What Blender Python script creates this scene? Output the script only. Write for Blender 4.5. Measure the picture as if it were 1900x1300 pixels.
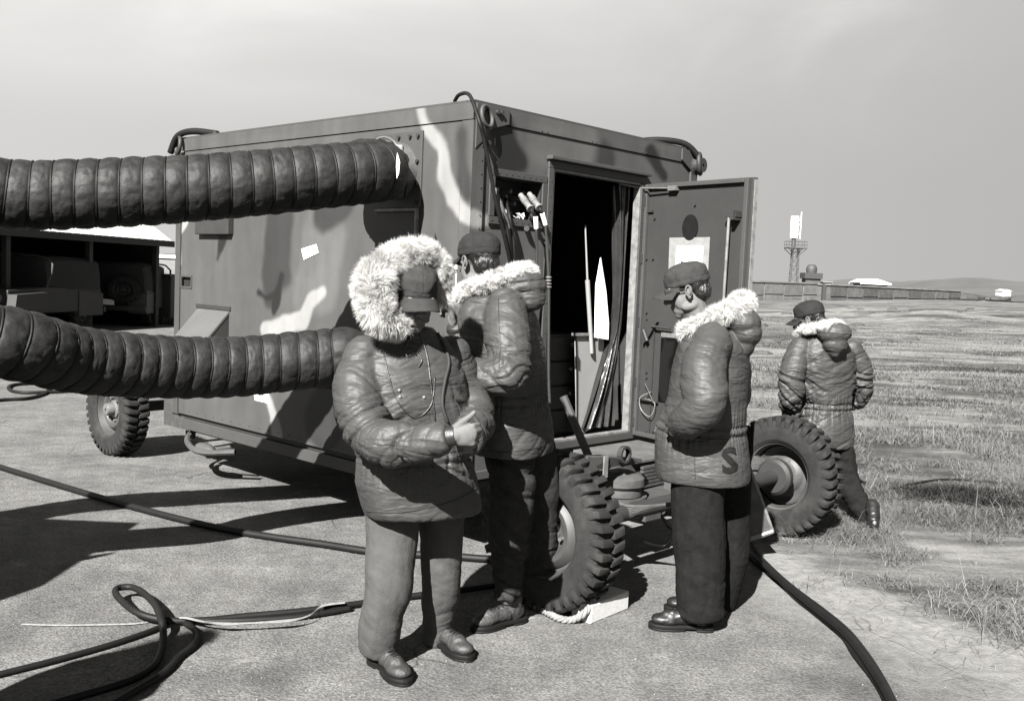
import bpy, bmesh, math, random
import numpy as np
from mathutils import Vector, Matrix
from mathutils.bvhtree import BVHTree
random.seed(7)
RNG = np.random.default_rng(11)
scn = bpy.context.scene
for o in list(bpy.data.objects):
    bpy.data.objects.remove(o)
COL = scn.collection

# ------------------------------------------------------------------ camera
FPX, PITCH, ROLL, EYE = 1828.0, math.radians(4.18), math.radians(2.44), 1.605
CF = np.array([0, math.cos(PITCH), -math.sin(PITCH)])
CR = np.array([1.0, 0, 0])
CU = np.cross(CR, CF)
CR, CU = CR * math.cos(ROLL) + CU * math.sin(ROLL), -CR * math.sin(ROLL) + CU * math.cos(ROLL)
cam = bpy.data.cameras.new('camera')
cam.sensor_fit = 'HORIZONTAL'
cam.sensor_width = 36
cam.lens = FPX / 1900 * 36
cam.clip_start = 0.05
cam.clip_end = 9000
camo_ = bpy.data.objects.new('camera', cam)
M = Matrix(((CR[0], CU[0], -CF[0], 0), (CR[1], CU[1], -CF[1], 0), (CR[2], CU[2], -CF[2], EYE), (0, 0, 0, 1)))
camo_.matrix_world = M
COL.objects.link(camo_)
scn.camera = camo_

# ------------------------------------------------------------------ light
SUN_AZ, SUN_EL = 20.0, 37.5           # the way the light travels (degrees right of forward) and its height
sunl = bpy.data.lights.new('sun', 'SUN')
sunl.energy = 5.0
sunl.angle = math.radians(0.53)
sunl.color = (1.0, 0.985, 0.96)
suno = bpy.data.objects.new('sun', sunl)
sd = Vector((math.sin(math.radians(SUN_AZ)) * math.cos(math.radians(SUN_EL)),
             math.cos(math.radians(SUN_AZ)) * math.cos(math.radians(SUN_EL)), -math.sin(math.radians(SUN_EL))))
suno.rotation_euler = sd.to_track_quat('-Z', 'Y').to_euler()
COL.objects.link(suno)
world = bpy.data.worlds.new('World')
scn.world = world
world.use_nodes = True
wt = world.node_tree
wt.nodes.clear()
def WN(t, **k):
    n = wt.nodes.new(t)
    for a, b in k.items():
        setattr(n, a, b)
    return n
sky = WN('ShaderNodeTexSky', sky_type='NISHITA', sun_disc=False)
sky.sun_elevation = math.radians(SUN_EL)
sky.sun_rotation = math.radians(180 + SUN_AZ)
sky.air_density = 1.0
sky.dust_density = 1.6
bw = WN('ShaderNodeRGBToBW')
wt.links.new(sky.outputs[0], bw.inputs[0])
tc = WN('ShaderNodeTexCoord')
mp = WN('ShaderNodeMapping')
mp.inputs['Scale'].default_value = (1.0, 1.0, 2.6)
wt.links.new(tc.outputs['Generated'], mp.inputs[0])
nz = WN('ShaderNodeTexNoise')
nz.inputs['Scale'].default_value = 2.1
nz.inputs['Detail'].default_value = 7
nz.inputs['Roughness'].default_value = 0.52
nz.inputs['Distortion'].default_value = 0.5
wt.links.new(mp.outputs[0], nz.inputs['Vector'])
sx = WN('ShaderNodeSeparateXYZ')
wt.links.new(tc.outputs['Generated'], sx.inputs[0])
# cloud cover thickens from the haze of the horizon upwards and is thin to the right
def MATH(op, a, b=None, c=None, clamp=False):
    n = WN('ShaderNodeMath', operation=op)
    n.use_clamp = clamp
    for i, v in enumerate((a, b, c)):
        if v is None:
            continue
        if isinstance(v, (int, float)):
            n.inputs[i].default_value = v
        else:
            wt.links.new(v, n.inputs[i])
    return n.outputs[0]
cl = WN('ShaderNodeMapRange', interpolation_type='SMOOTHSTEP')
wt.links.new(nz.outputs[0], cl.inputs[0])
cl.inputs[1].default_value = 0.46
cl.inputs[2].default_value = 0.72
elev = WN('ShaderNodeMapRange', interpolation_type='SMOOTHSTEP')
wt.links.new(sx.outputs[2], elev.inputs[0])
elev.inputs[1].default_value = 0.10
elev.inputs[2].default_value = 0.30
side = MATH('MULTIPLY_ADD', sx.outputs[0], -0.85, 0.62, True)
veil = MATH('MULTIPLY', elev.outputs[0], side)
cloud = MATH('MULTIPLY', cl.outputs[0], elev.outputs[0])
SKYK = 1.0
base = MATH('MULTIPLY', bw.outputs[0], 0.62)
b2 = MATH('MULTIPLY_ADD', veil, 1.0, 2.02)
b3 = MATH('MULTIPLY_ADD', side, 1.1, b2)
b4 = MATH('MULTIPLY_ADD', cloud, 0.9, b3)
mixb = MATH('MULTIPLY', b4, 0.82)
# higher up the veil ends and the clear sky is deeper
top = WN('ShaderNodeMapRange', interpolation_type='SMOOTHSTEP')
wt.links.new(sx.outputs[2], top.inputs[0])
top.inputs[1].default_value = 0.38
top.inputs[2].default_value = 0.75
mx = WN('ShaderNodeMix', data_type='FLOAT')
wt.links.new(top.outputs[0], mx.inputs[0])
wt.links.new(mixb, mx.inputs[2])
deep = MATH('MULTIPLY', bw.outputs[0], 0.30)
wt.links.new(deep, mx.inputs[3])
tint = WN('ShaderNodeMix', data_type='RGBA', blend_type='MULTIPLY')
tint.inputs[0].default_value = 1.0
cmb = WN('ShaderNodeCombineColor')
for i in range(3):
    wt.links.new(mx.outputs[0], cmb.inputs[i])
wt.links.new(cmb.outputs[0], tint.inputs[6])
tint.inputs[7].default_value = (1.0, 0.985, 0.965, 1)
bg = WN('ShaderNodeBackground')
bg.inputs['Strength'].default_value = 0.05
wt.links.new(tint.outputs[2], bg.inputs['Color'])
wo = WN('ShaderNodeOutputWorld')
wt.links.new(bg.outputs[0], wo.inputs[0])
scn.view_settings.view_transform = 'Standard'
scn.view_settings.look = 'None'
scn.view_settings.exposure = 2.4
scn.view_settings.gamma = 1.0
try:
    scn.cycles.max_bounces = 6
    scn.cycles.diffuse_bounces = 3
except Exception:
    pass

# ------------------------------------------------------------------ places
def ray(x, y):
    return CF + CR * (x - 950) / FPX - CU * (y - 650) / FPX
ORG = np.array([0, 0, EYE])
def gp(x, y, z=0.0):                       # a spot on the level z
    d = ray(x, y)
    return ORG + d * (z - EYE) / d[2]
def at(x, y, Y):                           # a spot Y metres in front
    d = ray(x, y)
    return ORG + d * Y / d[1]
YAW = math.radians(47.1)
SA = np.array([math.cos(YAW), math.sin(YAW), 0])
SB = np.array([-SA[1], SA[0], 0])
SC = np.array([-0.26, 5.43, 0])
def shel(x, y, z):
    return SC + SA * x + SB * y + np.array([0, 0, z])
def toloc(P):
    q = np.asarray(P) - SC
    return np.array([q @ SA, q @ SB, P[2]])
def lw(x, y, off=0.0):                     # on a plane parallel to the long wall
    d = ray(x, y)
    t = (off - (ORG - SC) @ SA) / (d @ SA)
    return toloc(ORG + d * t)
def ew(x, y, off=0.0):                     # on a plane parallel to the door wall
    d = ray(x, y)
    t = (off - (ORG - SC) @ SB) / (d @ SB)
    return toloc(ORG + d * t)

# ------------------------------------------------------------------ noise in numpy
def _h(ix, iy, iz, s):
    n = (ix * 374761393 + iy * 668265263 + iz * 2147483647 + s * 974634777) & 0xffffffff
    n = ((n ^ (n >> 13)) * 1274126177) & 0xffffffff
    return ((n ^ (n >> 16)) & 0xffffff) / float(0xffffff) * 2 - 1
def vn(P, s=0):
    P = np.asarray(P, float)
    i = np.floor(P).astype(np.int64)
    f = P - i
    u = f * f * f * (f * (f * 6 - 15) + 10)
    r = 0
    for dx in (0, 1):
        wx = u[:, 0] if dx else 1 - u[:, 0]
        for dy in (0, 1):
            wy = u[:, 1] if dy else 1 - u[:, 1]
            for dz in (0, 1):
                wz = u[:, 2] if dz else 1 - u[:, 2]
                r = r + wx * wy * wz * _h(i[:, 0] + dx, i[:, 1] + dy, i[:, 2] + dz, s)
    return r
def fbm(P, o=3, s=0):
    r = 0
    a = 1.0
    for k in range(o):
        r = r + a * vn(np.asarray(P) * 2 ** k, s + k)
        a *= 0.5
    return r
def sstep(a, b, x):
    t = np.clip((x - a) / (b - a), 0, 1)
    return t * t * (3 - 2 * t)

# ------------------------------------------------------------------ materials
MATS = {}
def mat(name, col, rough=0.7, var=0.15, vscale=8.0, bump=0.0, bscale=60.0, metal=0.0, spec=0.5, attr=None, dirt=0.0, stretch=None, island=0.0):
    if name in MATS:
        return MATS[name]
    m = bpy.data.materials.new(name)
    m.use_nodes = True
    t = m.node_tree
    N = t.nodes
    L = t.links
    p = N['Principled BSDF']
    p.inputs['Roughness'].default_value = rough
    p.inputs['Metallic'].default_value = metal
    p.inputs['Specular IOR Level'].default_value = spec
    col = col * (0.43 if col <= 0.34 else 0.8)
    c = (col, col * 0.99, col * 0.965) if isinstance(col, (int, float)) else col
    co = N.new('ShaderNodeTexCoord')
    src = co.outputs['Object']
    if stretch:
        mpn = N.new('ShaderNodeMapping')
        mpn.inputs['Scale'].default_value = stretch
        L.new(src, mpn.inputs[0])
        src = mpn.outputs[0]
    n1 = N.new('ShaderNodeTexNoise')
    n1.inputs['Scale'].default_value = vscale
    n1.inputs['Detail'].default_value = 6
    n1.inputs['Roughness'].default_value = 0.6
    L.new(src, n1.inputs['Vector'])
    mr = N.new('ShaderNodeMapRange')
    mr.inputs[1].default_value = 0.3
    mr.inputs[2].default_value = 0.7
    mr.inputs[3].default_value = 1 - var
    mr.inputs[4].default_value = 1 + var
    L.new(n1.outputs[0], mr.inputs[0])
    mul = N.new('ShaderNodeMix')
    mul.data_type = 'RGBA'
    mul.blend_type = 'MULTIPLY'
    mul.inputs[0].default_value = 1
    if attr:
        an = N.new('ShaderNodeAttribute')
        an.attribute_name = attr
        L.new(an.outputs['Color'], mul.inputs[6])
    else:
        mul.inputs[6].default_value = (*c, 1)
    L.new(mr.outputs[0], mul.inputs[7])
    out = mul.outputs[2]
    if island:
        g = N.new('ShaderNodeNewGeometry')
        mr2 = N.new('ShaderNodeMapRange')
        mr2.inputs[3].default_value = 1 - island
        mr2.inputs[4].default_value = 1 + island
        L.new(g.outputs['Random Per Island'], mr2.inputs[0])
        m2 = N.new('ShaderNodeMix')
        m2.data_type = 'RGBA'
        m2.blend_type = 'MULTIPLY'
        m2.inputs[0].default_value = 1
        L.new(out, m2.inputs[6])
        L.new(mr2.outputs[0], m2.inputs[7])
        out = m2.outputs[2]
    if dirt:
        n3 = N.new('ShaderNodeTexNoise')
        n3.inputs['Scale'].default_value = vscale * 0.35
        n3.inputs['Detail'].default_value = 8
        n3.inputs['Roughness'].default_value = 0.7
        L.new(src, n3.inputs['Vector'])
        m3 = N.new('ShaderNodeMapRange')
        m3.inputs[1].default_value = 0.5
        m3.inputs[2].default_value = 0.72
        m3.inputs[4].default_value = dirt
        L.new(n3.outputs[0], m3.inputs[0])
        m4 = N.new('ShaderNodeMix')
        m4.data_type = 'RGBA'
        L.new(m3.outputs[0], m4.inputs[0])
        L.new(out, m4.inputs[6])
        m4.inputs[7].default_value = (0.056, 0.055, 0.052, 1)
        out = m4.outputs[2]
    L.new(out, p.inputs['Base Color'])
    if bump:
        n2 = N.new('ShaderNodeTexNoise')
        n2.inputs['Scale'].default_value = bscale
        n2.inputs['Detail'].default_value = 4
        L.new(src, n2.inputs['Vector'])
        b = N.new('ShaderNodeBump')
        b.inputs['Strength'].default_value = bump
        b.inputs['Distance'].default_value = 0.01
        L.new(n2.outputs[0], b.inputs['Height'])
        L.new(b.outputs[0], p.inputs['Normal'])
    MATS[name] = m
    return m
PAINT = dict(rough=0.62, var=0.10, vscale=5, bump=0.08, bscale=90, spec=0.35)
m_camo = mat('camo_paint', 0.1, attr='camo', dirt=0.0, **PAINT)
m_paint = mat('olive_paint', 0.066, dirt=0.2, **PAINT)
m_paint_d = mat('dark_olive_paint', 0.034, dirt=0.15, **PAINT)
m_edge = mat('worn_edge_metal', 0.22, rough=0.5, var=0.4, vscale=20)
m_black = mat('black_rubber', 0.009, rough=0.6, var=0.3, vscale=20, bump=0.1, bscale=200, spec=0.2)
m_tyre = mat('tyre_rubber', 0.026, rough=0.85, var=0.4, vscale=12, bump=0.25, bscale=120, dirt=0.35, spec=0.2)
m_rim = mat('rim_paint', 0.06, dirt=0.2, rough=0.6, var=0.2, vscale=9)
m_steel = mat('dull_steel', 0.16, rough=0.45, var=0.3, vscale=15)
m_white = mat('white_paper', 0.72, rough=0.8, var=0.04)
m_tape = mat('masking_tape', 0.30, rough=0.7, var=0.15, vscale=30)
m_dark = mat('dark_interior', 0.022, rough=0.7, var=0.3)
m_wood = mat('pale_timber', 0.42, rough=0.85, var=0.2, vscale=30, stretch=(1, 6, 6), bump=0.2, bscale=80)
m_rope = mat('pale_rope', 0.27, rough=0.9, var=0.3, vscale=60, bump=0.4, bscale=150)
m_cloth = mat('duct_cloth', 0.023, rough=0.60, var=0.5, vscale=16, bump=0.3, bscale=45, spec=0.20, dirt=0.12)
m_nylon = mat('nylon_shell', 0.062, rough=0.54, var=0.16, vscale=10, bump=0.10, bscale=110, spec=0.24)
def creases(m, scale, dist, st):
    t = m.node_tree
    p = t.nodes['Principled BSDF']
    c = t.nodes.new('ShaderNodeTexCoord')
    mp_ = t.nodes.new('ShaderNodeMapping')
    mp_.inputs['Scale'].default_value = st
    t.links.new(c.outputs['Object'], mp_.inputs[0])
    h = None
    for sc_, wt_ in ((scale, 1.0), (scale * 2.3, .45)):
        n = t.nodes.new('ShaderNodeTexNoise')
        n.inputs['Scale'].default_value = sc_
        n.inputs['Detail'].default_value = 1.5
        n.inputs['Distortion'].default_value = 1.1
        t.links.new(mp_.outputs[0], n.inputs['Vector'])
        a = t.nodes.new('ShaderNodeMath')
        a.operation = 'SUBTRACT'
        a.inputs[1].default_value = .5
        t.links.new(n.outputs[0], a.inputs[0])
        b = t.nodes.new('ShaderNodeMath')
        b.operation = 'ABSOLUTE'
        t.links.new(a.outputs[0], b.inputs[0])
        d = t.nodes.new('ShaderNodeMath')
        d.operation = 'MULTIPLY_ADD'
        d.use_clamp = False
        t.links.new(b.outputs[0], d.inputs[0])
        d.inputs[1].default_value = wt_ * 4
        if h is None:
            d.inputs[2].default_value = 0
        else:
            t.links.new(h, d.inputs[2])
        mn = t.nodes.new('ShaderNodeMath')
        mn.operation = 'MINIMUM'
        t.links.new(d.outputs[0], mn.inputs[0])
        mn.inputs[1].default_value = 1.0
        h = mn.outputs[0]
    bp = t.nodes.new('ShaderNodeBump')
    bp.inputs['Strength'].default_value = .75
    bp.inputs['Distance'].default_value = dist
    t.links.new(h, bp.inputs['Height'])
    old = p.inputs['Normal'].links[0].from_node if p.inputs['Normal'].links else None
    if old:
        t.links.new(bp.outputs[0], old.inputs['Normal'])
    else:
        t.links.new(bp.outputs[0], p.inputs['Normal'])
creases(m_nylon, 5.0, .0060, (.6, .6, 2.2))
m_nylon_d = mat('nylon_shell_dark', 0.026, rough=0.46, var=0.12, vscale=14, bump=0.35, bscale=45, spec=0.5)
m_cotton = mat('cotton_trousers', 0.092, rough=0.95, var=0.15, vscale=18, bump=0.3, bscale=220, spec=0.15)
m_cotton_m = mat('grey_cotton_trousers', 0.045, rough=1.0, var=0.3, vscale=25, bump=0.3, bscale=220, spec=0.05)
m_cotton_d = mat('dark_cotton_trousers', 0.016, rough=1.0, var=0.3, vscale=25, bump=0.3, bscale=220, spec=0.05)
m_cap = mat('cap_cloth', 0.026, rough=0.9, var=0.2, vscale=30, bump=0.3, bscale=260, spec=0.15)
m_cap_l = mat('cap_cloth_faded', 0.045, rough=0.9, var=0.2, vscale=30, bump=0.3, bscale=260, spec=0.15)
m_cap_k = mat('cap_cloth_black', 0.018, rough=0.85, var=0.2, vscale=30, spec=0.2)
m_skin = mat('skin', 0.165, rough=0.65, var=0.12, vscale=22, bump=0.12, bscale=160, spec=0.2)
m_hair = mat('dark_hair', 0.012, rough=0.4, var=0.4, vscale=60, bump=0.8, bscale=130, stretch=(1, 1, .3))
creases(m_cotton, 4.5, .004, (1, 1, .45))
creases(m_cotton_m, 4.5, .006, (1, 1, .5))
creases(m_cotton_d, 4.5, .006, (1, 1, .5))
m_leather = mat('boot_leather', 0.034, rough=0.62, var=0.4, vscale=25, bump=0.4, bscale=90, dirt=0.3)
m_leather_k = mat('black_polished_leather', 0.014, rough=0.45, var=0.3, vscale=25, bump=0.08, bscale=60, dirt=0.12, spec=.4)
m_fur = mat('ruff_fur', 0.62, rough=0.7, var=0.10, vscale=10, island=0.14, spec=0.2)
_t = m_fur.node_tree
_p = _t.nodes['Principled BSDF']
_tr = _t.nodes.new('ShaderNodeBsdfTranslucent')
_mx = _t.nodes.new('ShaderNodeMixShader')
_mx.inputs[0].default_value = 0.42
_src = _p.inputs['Base Color'].links[0].from_socket
_t.links.new(_src, _tr.inputs['Color'])
_t.links.new(_p.outputs[0], _mx.inputs[1])
_t.links.new(_tr.outputs[0], _mx.inputs[2])
_t.links.new(_mx.outputs[0], [n for n in _t.nodes if n.type == 'OUTPUT_MATERIAL'][0].inputs[0])
m_furcore = mat('ruff_backing', 0.45, rough=0.9, var=0.2, vscale=40)
m_lens = mat('dark_lens', 0.006, rough=0.08, var=0.0)

# ------------------------------------------------------------------ mesh builder
class MB:
    def __init__(s):
        s.v = []
        s.f = []
    def add(s, vs, fs):
        k = len(s.v)
        s.v += [tuple(map(float, p)) for p in vs]
        s.f += [tuple(i + k for i in q) for q in fs]
        return s
    def box(s, lo, hi, R=None, c=None):
        x0, y0, z0 = lo
        x1, y1, z1 = hi
        vs = [np.array(p, float) for p in ((x0, y0, z0), (x1, y0, z0), (x1, y1, z0), (x0, y1, z0), (x0, y0, z1), (x1, y0, z1), (x1, y1, z1), (x0, y1, z1))]
        if R is not None:
            R = np.array(R)
            vs = [R @ p + (np.array(c) if c is not None else 0) for p in vs]
        return s.add(vs, [(0, 3, 2, 1), (4, 5, 6, 7), (0, 1, 5, 4), (1, 2, 6, 5), (2, 3, 7, 6), (3, 0, 4, 7)])
    def cyl(s, a, b, r0, r1=None, n=12):
        return s.tube([a, b], [r0, r0 if r1 is None else r1], n)
    def tube(s, pts, rad, n=10, caps=True, closed=False):
        pts = [np.array(p, float) for p in pts]
        m = len(pts)
        if not hasattr(rad, '__len__'):
            rad = [rad] * m
        vs = []
        prev = None
        for i in range(m):
            if closed:
                t = pts[(i + 1) % m] - pts[i - 1]
            else:
                t = pts[min(i + 1, m - 1)] - pts[max(i - 1, 0)]
            t = t / (np.linalg.norm(t) + 1e-12)
            if prev is None:
                u = np.cross(t, (0, 0, 1))
                if np.linalg.norm(u) < 1e-3:
                    u = np.cross(t, (1, 0, 0))
            else:
                u = prev - t * (prev @ t)
            u /= np.linalg.norm(u)
            prev = u
            w = np.cross(t, u)
            for k in range(n):
                a = 2 * math.pi * k / n
                vs.append(pts[i] + rad[i] * (math.cos(a) * u + math.sin(a) * w))
        fs = []
        for i in range(m if closed else m - 1):
            j = (i + 1) % m
            for k in range(n):
                fs.append((i * n + k, i * n + (k + 1) % n, j * n + (k + 1) % n, j * n + k))
        if caps and not closed:
            fs.append(tuple(range(n))[::-1])
            fs.append(tuple((m - 1) * n + k for k in range(n)))
        return s.add(vs, fs)
    def lathe(s, prof, c, ax, n=32, a0=0, a1=2 * math.pi):
        ax = np.array(ax, float)
        ax /= np.linalg.norm(ax)
        u = np.cross(ax, (0, 0, 1))
        if np.linalg.norm(u) < 1e-3:
            u = np.array([1.0, 0, 0])
        u /= np.linalg.norm(u)
        w = np.cross(ax, u)
        c = np.array(c, float)
        vs = []
        for r, h in prof:
            for k in range(n):
                a = 2 * math.pi * k / n
                vs.append(c + ax * h + r * (math.cos(a) * u + math.sin(a) * w))
        fs = []
        for i in range(len(prof) - 1):
            for k in range(n):
                fs.append((i * n + k, i * n + (k + 1) % n, (i + 1) * n + (k + 1) % n, (i + 1) * n + k))
        return s.add(vs, fs)
    def ell(s, c, r, ax=None, n=14, m=10):
        c = np.array(c, float)
        ax = np.eye(3) if ax is None else np.array(ax, float)   # rows are the axes
        vs = [c + ax.T @ np.array([0, 0, r[2]])]
        for i in range(1, m):
            th = math.pi * i / m
            for k in range(n):
                a = 2 * math.pi * k / n
                vs.append(c + ax.T @ np.array([r[0] * math.sin(th) * math.cos(a), r[1] * math.sin(th) * math.sin(a), r[2] * math.cos(th)]))
        vs.append(c - ax.T @ np.array([0, 0, r[2]]))
        fs = [(0, 1 + k, 1 + (k + 1) % n) for k in range(n)]
        for i in range(m - 2):
            for k in range(n):
                a = 1 + i * n
                fs.append((a + k, a + n + k, a + n + (k + 1) % n, a + (k + 1) % n))
        a = 1 + (m - 2) * n
        fs += [(a + k, len(vs) - 1, a + (k + 1) % n) for k in range(n)]
        return s.add(vs, fs)
    def chain(s, pts, rad, n=14):          # rounded chain for remeshing
        s.tube(pts, rad, n)
        s.ell(pts[0], [rad[0]] * 3, n=n)
        s.ell(pts[-1], [rad[-1]] * 3, n=n)
        return s
    def rings(s, rs, n=24):                # rs: list of rings, each list of points
        k = len(rs[0])
        vs = [p for r in rs for p in r]
        fs = []
        for i in range(len(rs) - 1):
            for j in range(k):
                fs.append((i * k + j, i * k + (j + 1) % k, (i + 1) * k + (j + 1) % k, (i + 1) * k + j))
        fs.append(tuple(range(k))[::-1])
        fs.append(tuple((len(rs) - 1) * k + j for j in range(k)))
        return s.add(vs, fs)
    def prism(s, poly, off):               # polygon (3-D points) extruded by the vector off
        k = len(poly)
        off = np.array(off, float)
        vs = [np.array(p, float) for p in poly] + [np.array(p, float) + off for p in poly]
        fs = [tuple(range(k))[::-1], tuple(range(k, 2 * k))] + [(i, (i + 1) % k, k + (i + 1) % k, k + i) for i in range(k)]
        return s.add(vs, fs)
    def mesh(s, name, org=(0, 0, 0)):
        me = bpy.data.meshes.new(name)
        o = np.array(org, float)
        me.from_pydata([tuple(np.array(p) - o) for p in s.v], [], s.f)
        me.update()
        return me
    def build(s, name, m, parent=None, smooth=False, bevel=0.0, org=(0, 0, 0), fix=True, **tags):
        me = s.mesh(name, org)
        if fix:
            b = bmesh.new()
            b.from_mesh(me)
            bmesh.ops.recalc_face_normals(b, faces=b.faces)
            if bevel:
                es = [e for e in b.edges if len(e.link_faces) == 2 and e.calc_face_angle(0) > 0.5]
                bmesh.ops.bevel(b, geom=es, offset=bevel, segments=2, profile=0.5, affect='EDGES', clamp_overlap=True)
            b.to_mesh(me)
            b.free()
        return link(name, me, m, parent, smooth, **tags)
def link(name, me, m, parent=None, smooth=False, **tags):
    o = bpy.data.objects.new(name, me)
    if m is not None:
        me.materials.append(m)
    if smooth:
        me.shade_smooth()
        if smooth == 'auto':
            me.set_sharp_from_angle(angle=math.radians(40))
    COL.objects.link(o)
    if parent is not None:
        o.parent = parent
    for k, v in tags.items():
        o[k] = v
    return o
def thing(name, label, cat, loc=(0, 0, 0), rz=0.0, group=None):
    o = bpy.data.objects.new(name, None)
    o.empty_display_size = 0.1
    o.location = loc
    o.rotation_euler = (0, 0, rz)
    o['label'] = label
    o['category'] = cat
    if group:
        o['group'] = group
    COL.objects.link(o)
    return o
def spline(pts, k=8, closed=False):
    P = [np.array(p, float) for p in pts]
    n = len(P)
    out = []
    rng = range(n) if closed else range(n - 1)
    for i in rng:
        if closed:
            p0, p1, p2, p3 = P[i - 1], P[i], P[(i + 1) % n], P[(i + 2) % n]
        else:
            p0, p1, p2, p3 = P[max(i - 1, 0)], P[i], P[i + 1], P[min(i + 2, n - 1)]
        for j in range(k):
            t = j / k
            out.append(0.5 * ((2 * p1) + (-p0 + p2) * t + (2 * p0 - 5 * p1 + 4 * p2 - p3) * t * t + (-p0 + 3 * p1 - 3 * p2 + p3) * t ** 3))
    if not closed:
        out.append(P[-1])
    return out
def fastmesh(name, V, F, nper):
    V = np.asarray(V, np.float32)
    F = np.asarray(F, np.int32)
    me = bpy.data.meshes.new(name)
    me.vertices.add(len(V))
    me.vertices.foreach_set('co', V.ravel())
    me.loops.add(F.size)
    me.loops.foreach_set('vertex_index', F.ravel())
    me.polygons.add(len(F))
    me.polygons.foreach_set('loop_start', np.arange(0, F.size, nper, dtype=np.int32))
    me.update(calc_edges=True)
    return me
def remesh(mb, voxel, smooth=6, fac=0.5):
    me = mb.mesh('tmp')
    o = bpy.data.objects.new('tmp', me)
    COL.objects.link(o)
    r = o.modifiers.new('r', 'REMESH')
    r.mode = 'VOXEL'
    r.voxel_size = voxel
    if smooth:
        sm = o.modifiers.new('s', 'SMOOTH')
        sm.iterations = smooth
        sm.factor = fac
    dg = bpy.context.evaluated_depsgraph_get()
    m2 = bpy.data.meshes.new_from_object(o.evaluated_get(dg))
    bpy.data.objects.remove(o)
    return m2
def get_co(me):
    a = np.empty(len(me.vertices) * 3, np.float32)
    me.vertices.foreach_get('co', a)
    b = np.empty(len(me.vertices) * 3, np.float32)
    me.vertices.foreach_get('normal', b)
    return a.reshape(-1, 3).astype(float), b.reshape(-1, 3).astype(float)
def set_co(me, P):
    me.vertices.foreach_set('co', np.asarray(P, np.float32).ravel())
    me.update()

# ================================================================== GROUND
def ground_h(x, y):
    x = np.asarray(x, float)
    y = np.asarray(y, float)
    P = np.stack([x * 0.25, y * 0.25, 0 * x], 1)
    right = sstep(0.5, 3.5, x + 0.45 * y - 4.1)
    h = 0.05 * right * fbm(P, 3, 3) * sstep(8.5, 13, y)
    far = sstep(30, 130, y)
    h = h + far * np.clip(0.12 + (x - 31 * y / 130) / 27 * 1.0, 0.0, 1.1) * (x > 0)
    berm = sstep(52, 62, y) * (1 - sstep(70, 90, y)) * sstep(12, 24, x)
    h = h + berm * (0.35 + 0.3 * fbm(np.stack([x * 0.22, y * 0.12, 0 * x], 1), 3, 9))
    return h * (y > 7)
def axis(lim0, lim1, step, grow):
    a = [0.0]
    s = step
    while a[-1] < lim1:
        a.append(a[-1] + s)
        if a[-1] > 9:
            s *= grow
    b = [0.0]
    s = step
    while b[-1] > lim0:
        b.append(b[-1] - s)
        if b[-1] < -9:
            s *= grow
    return np.array(b[::-1][:-1] + a)
gx = axis(-3000, 4000, 0.4, 1.09)
gy = axis(-60, 6000, 0.4, 1.05)
GX, GY = np.meshgrid(gx, gy)
GZ = ground_h(GX.ravel(), GY.ravel())
V = np.stack([GX.ravel(), GY.ravel(), GZ], 1)
nx, ny = len(gx), len(gy)
I = np.arange(nx * ny).reshape(ny, nx)
F = np.stack([I[:-1, :-1].ravel(), I[:-1, 1:].ravel(), I[1:, 1:].ravel(), I[1:, :-1].ravel()], 1)
gme = fastmesh('ground', V, F, 4)
gm = bpy.data.materials.new('ground_surface')
gm.use_nodes = True
t = gm.node_tree
N, L = t.nodes, t.links
P_ = N['Principled BSDF']
P_.inputs['Roughness'].default_value = 0.92
P_.inputs['Specular IOR Level'].default_value = 0.2
co = N.new('ShaderNodeTexCoord')
def noise(scale, det=5, rough=0.6, vec=None, dist=0.0):
    n = N.new('ShaderNodeTexNoise')
    n.inputs['Scale'].default_value = scale
    n.inputs['Detail'].default_value = det
    n.inputs['Roughness'].default_value = rough
    n.inputs['Distortion'].default_value = dist
    L.new(vec if vec is not None else co.outputs['Object'], n.inputs['Vector'])
    return n.outputs[0]
def mrange(a, f0, f1, t0, t1, smooth=True):
    n = N.new('ShaderNodeMapRange')
    if smooth:
        n.interpolation_type = 'SMOOTHSTEP'
    L.new(a, n.inputs[0])
    for i, v in enumerate((f0, f1, t0, t1)):
        n.inputs[i + 1].default_value = v
    return n.outputs[0]
def gmath(op, a, b=None, c=None):
    n = N.new('ShaderNodeMath')
    n.operation = op
    for i, v in enumerate((a, b, c)):
        if v is None:
            continue
        if isinstance(v, (int, float)):
            n.inputs[i].default_value = v
        else:
            L.new(v, n.inputs[i])
    return n.outputs[0]
def gmix(f, a, b):
    n = N.new('ShaderNodeMix')
    n.data_type = 'FLOAT'
    for i, v in enumerate((f, a, b)):
        if isinstance(v, (int, float)):
            n.inputs[(0, 2, 3)[i]].default_value = v
        else:
            L.new(v, n.inputs[(0, 2, 3)[i]])
    return n.outputs[0]
sp = N.new('ShaderNodeSeparateXYZ')
L.new(co.outputs['Object'], sp.inputs[0])
sdv = gmath('ADD', gmath('MULTIPLY_ADD', sp.outputs[1], 0.45, sp.outputs[0]), -4.1)
sdn = gmath('ADD', sdv, gmath('MULTIPLY', gmath('SUBTRACT', noise(1.3, 7, 0.65), 0.5), 1.5))
grass_m = mrange(sdn, 0.1, 0.55, 0, 1)
dust_m = mrange(sdn, -0.9, 0.15, 0, 1)
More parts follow.
